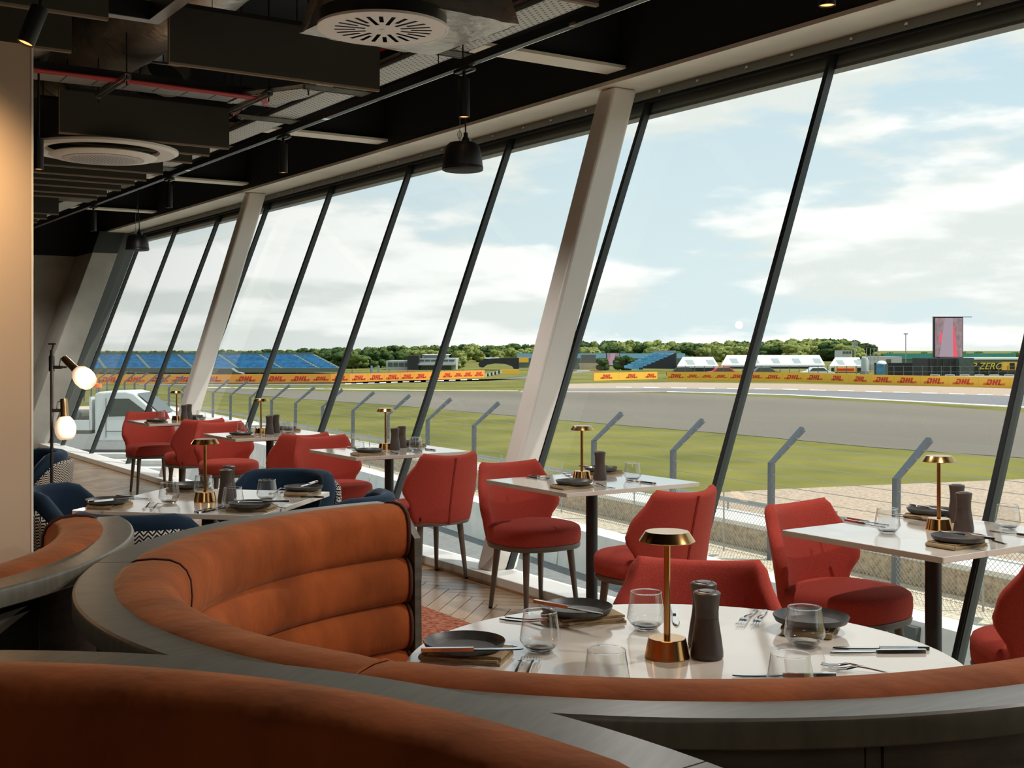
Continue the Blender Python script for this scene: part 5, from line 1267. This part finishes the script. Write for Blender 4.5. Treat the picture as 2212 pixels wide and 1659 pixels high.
st_ = thing('stacked_kerbs', 'row of long white kerb stones on the ground below the far windows', 'kerb', gp(260, 1020))
for k, y in enumerate((988, 1003, 1020, 1040, 1062, 1086)):
    a, b_ = gp(150, y), gp(360, y); dd = (b_-a); an = math.atan2(dd.y, dd.x)
    obj('kerb_stone', M().box(0, dd.length, -.2, .2, 0, .16), concw, st_, smooth=None, bevel=.02, loc=a-st_.location, rot=(0, 0, an))
hr = thing('handrail', 'low galvanised handrail standing outside behind the fourth window table', 'railing', gp(540, 985), -YAW)
obj('rail', M().tube([(-1.6, 0, .8), (-1.3, 0, 1.05), (1.2, 0, 1.1)], .03, 8), galv, hr)
for x in (-1.3, -.6, .2, 1.1): obj('post', M().tube([(x, 0, 0), (x, 0, 1.05)], .025, 6), galv, hr)
# ------------------------------------------------------------------ trees
def crown(seed, n, sx, sz, lf=.5, cnt=520):
    rnd = random.Random(seed); mb = M(); blobs = []
    for k in range(n):
        a = rnd.uniform(0, 6.283); r = rnd.uniform(0, 1)**.6*sx*.62; z = rnd.uniform(.25, 1)*sz*.72; s = rnd.uniform(.32, .48)*sx*(1-.35*z/sz)
        blobs.append((Vector((r*math.cos(a), r*math.sin(a), z)), s))
    for c, s in blobs:
        st = len(mb.v); mb.ball(c, s, 9, 6, (1, 1, .8))
        for i in range(st, len(mb.v)):
            v = Vector(mb.v[i]); v += (v-c)*rnd.uniform(-.18, .22); mb.v[i] = tuple(v)
    for k in range(cnt):                       # loose leaf clusters breaking the outline
        c, s = rnd.choice(blobs); d = Vector((rnd.gauss(0, 1), rnd.gauss(0, 1), rnd.gauss(.3, 1))).normalized(); p = c+Vector((d.x*s, d.y*s, d.z*s*.8))*rnd.uniform(.9, 1.15)
        e1 = Vector((rnd.gauss(0, 1), rnd.gauss(0, 1), rnd.gauss(0, 1))).normalized()*lf*rnd.uniform(.5, 1); e2 = e1.cross(d).normalized()*lf*rnd.uniform(.4, .9)
        mb.add([p-e1, p+e2, p+e1, p-e2], [(0, 1, 2, 3)])
    return mb
CRM = [mesh('crown', crown(k+11, 17, 4.6, 7.2, .55), leafs[k % 3], 80) for k in range(6)]
TRM = mesh('trunk', M().tube([(0, 0, -1), (.1, 0, 1.5), (0, .1, 3)], [.35, .26, .2], 8), trunkm, 60)
def tree(px, d, ytop, ci, lab, group, wide=1.0, base=None):
    z = EZ-(ytop-HY)/FPX*d; b_ = GZ if base is None else base
    t = thing('broadleaf_tree', lab, 'tree', c2w((px-CX)/FPX*d, d, b_), random.uniform(0, 6), group)
    s = (z-b_)/6.6; t.scale = (s*wide, s*wide, s)
    obj('crown', CRM[ci], leafs[0], t); obj('trunk', TRM, trunkm, t)
random.seed(21)
def skyline(x):
    tab = [(150, 752), (230, 757), (300, 756), (400, 756), (480, 753), (560, 754), (640, 751), (740, 749), (800, 747), (900, 744.5), (1000, 742), (1100, 741), (1200, 738), (1300, 735), (1400, 734), (1500, 734), (1600, 734), (1680, 733), (1720, 728), (1760, 731), (1800, 729), (1850, 733), (1866, 743), (1880, 763), (2300, 763)]
    for i in range(len(tab)-1):
        if x <= tab[i+1][0]: u = (x-tab[i][0])/(tab[i+1][0]-tab[i][0]); return tab[i][1]+u*(tab[i+1][1]-tab[i][1])
    return 763
LM = [(150, 215, 'at the far left end of the glazing'), (215, 330, 'above the left end of the blue grandstand'), (330, 430, 'above the blue grandstand left of the far column'), (430, 560, 'above the blue grandstand right of the far column'), (560, 705, 'above the right end of the blue grandstand'), (705, 835, 'over the dark round trees'), (835, 985, 'above the trackside building'), (985, 1120, 'above the black curved pavilion'), (1120, 1240, 'behind the near leaning column'), (1240, 1345, 'above the small pink screen'), (1345, 1465, 'above the small pale blue grandstand'), (1465, 1560, 'above the left marquee'), (1560, 1690, 'above the left half of the long marquee'), (1690, 1800, 'above the right half of the long marquee'), (1800, 1900, 'beside the aerial mast'), (1900, 2015, 'left of the tall video screen'), (2015, 2110, 'behind the tall video screen'), (2110, 2600, 'right of the tall video screen')]
ORD = ['first', 'second', 'third', 'fourth', 'fifth', 'sixth', 'seventh', 'eighth', 'ninth', 'tenth', 'eleventh', 'twelfth']
CNT = {}
def tl(kind, x):
    for a, b_, w in LM:
        if a <= x < b_:
            n = CNT.get((kind, w), 0); CNT[(kind, w)] = n+1; return '%s %s from the left %s' % (ORD[n], kind, w)
    return kind
x = 150
while x < 1862:
    tree(x, random.uniform(395, 425), skyline(x)+random.uniform(-1.2, 2.5), random.choice([0, 1, 3, 4] if x < 900 else [0, 1, 2, 4, 5]), tl('tall skyline tree', x), 'trees of the wood along the horizon', random.uniform(1.0, 1.5)); x += random.uniform(15, 24)
x = 700
while x < 1850:
    tree(x, random.uniform(330, 370), skyline(x)+random.uniform(7, 13), random.choice([0, 1, 2, 2, 4, 5]), tl('lower front tree', x), 'trees at the front edge of the wood', random.uniform(1.1, 1.6)); x += random.uniform(20, 32)
x = 1890
while x < 2300:
    tree(x, random.uniform(330, 360), random.uniform(757.5, 764), random.choice([1, 2, 4]), tl('low distant tree', x), 'low trees behind the teal hoarding', random.uniform(1.0, 1.5)); x += random.uniform(28, 44)
for k, (px, yt, d) in enumerate(((716, 758, 240), (742, 752, 232), (768, 757, 228), (792, 754, 236), (822, 758, 240), (850, 758, 246), (988, 772, 225))):
    tree(px, d, yt, [0, 3, 1, 0, 3, 0, 2][k], ORD[k]+' dark round tree counting right from the blue grandstand' if k < 6 else 'small lone bush right of the trackside building', 'dark trees beside the blue grandstand' if k < 6 else None, 1.3)
for k, (px, yt, d) in enumerate(((1302, 772, 210), (1345, 767, 212))): tree(px, d, yt, 0, ['dark bush left of the small pink screen', 'dark bush right of the small pink screen'][k], None, 1.1)
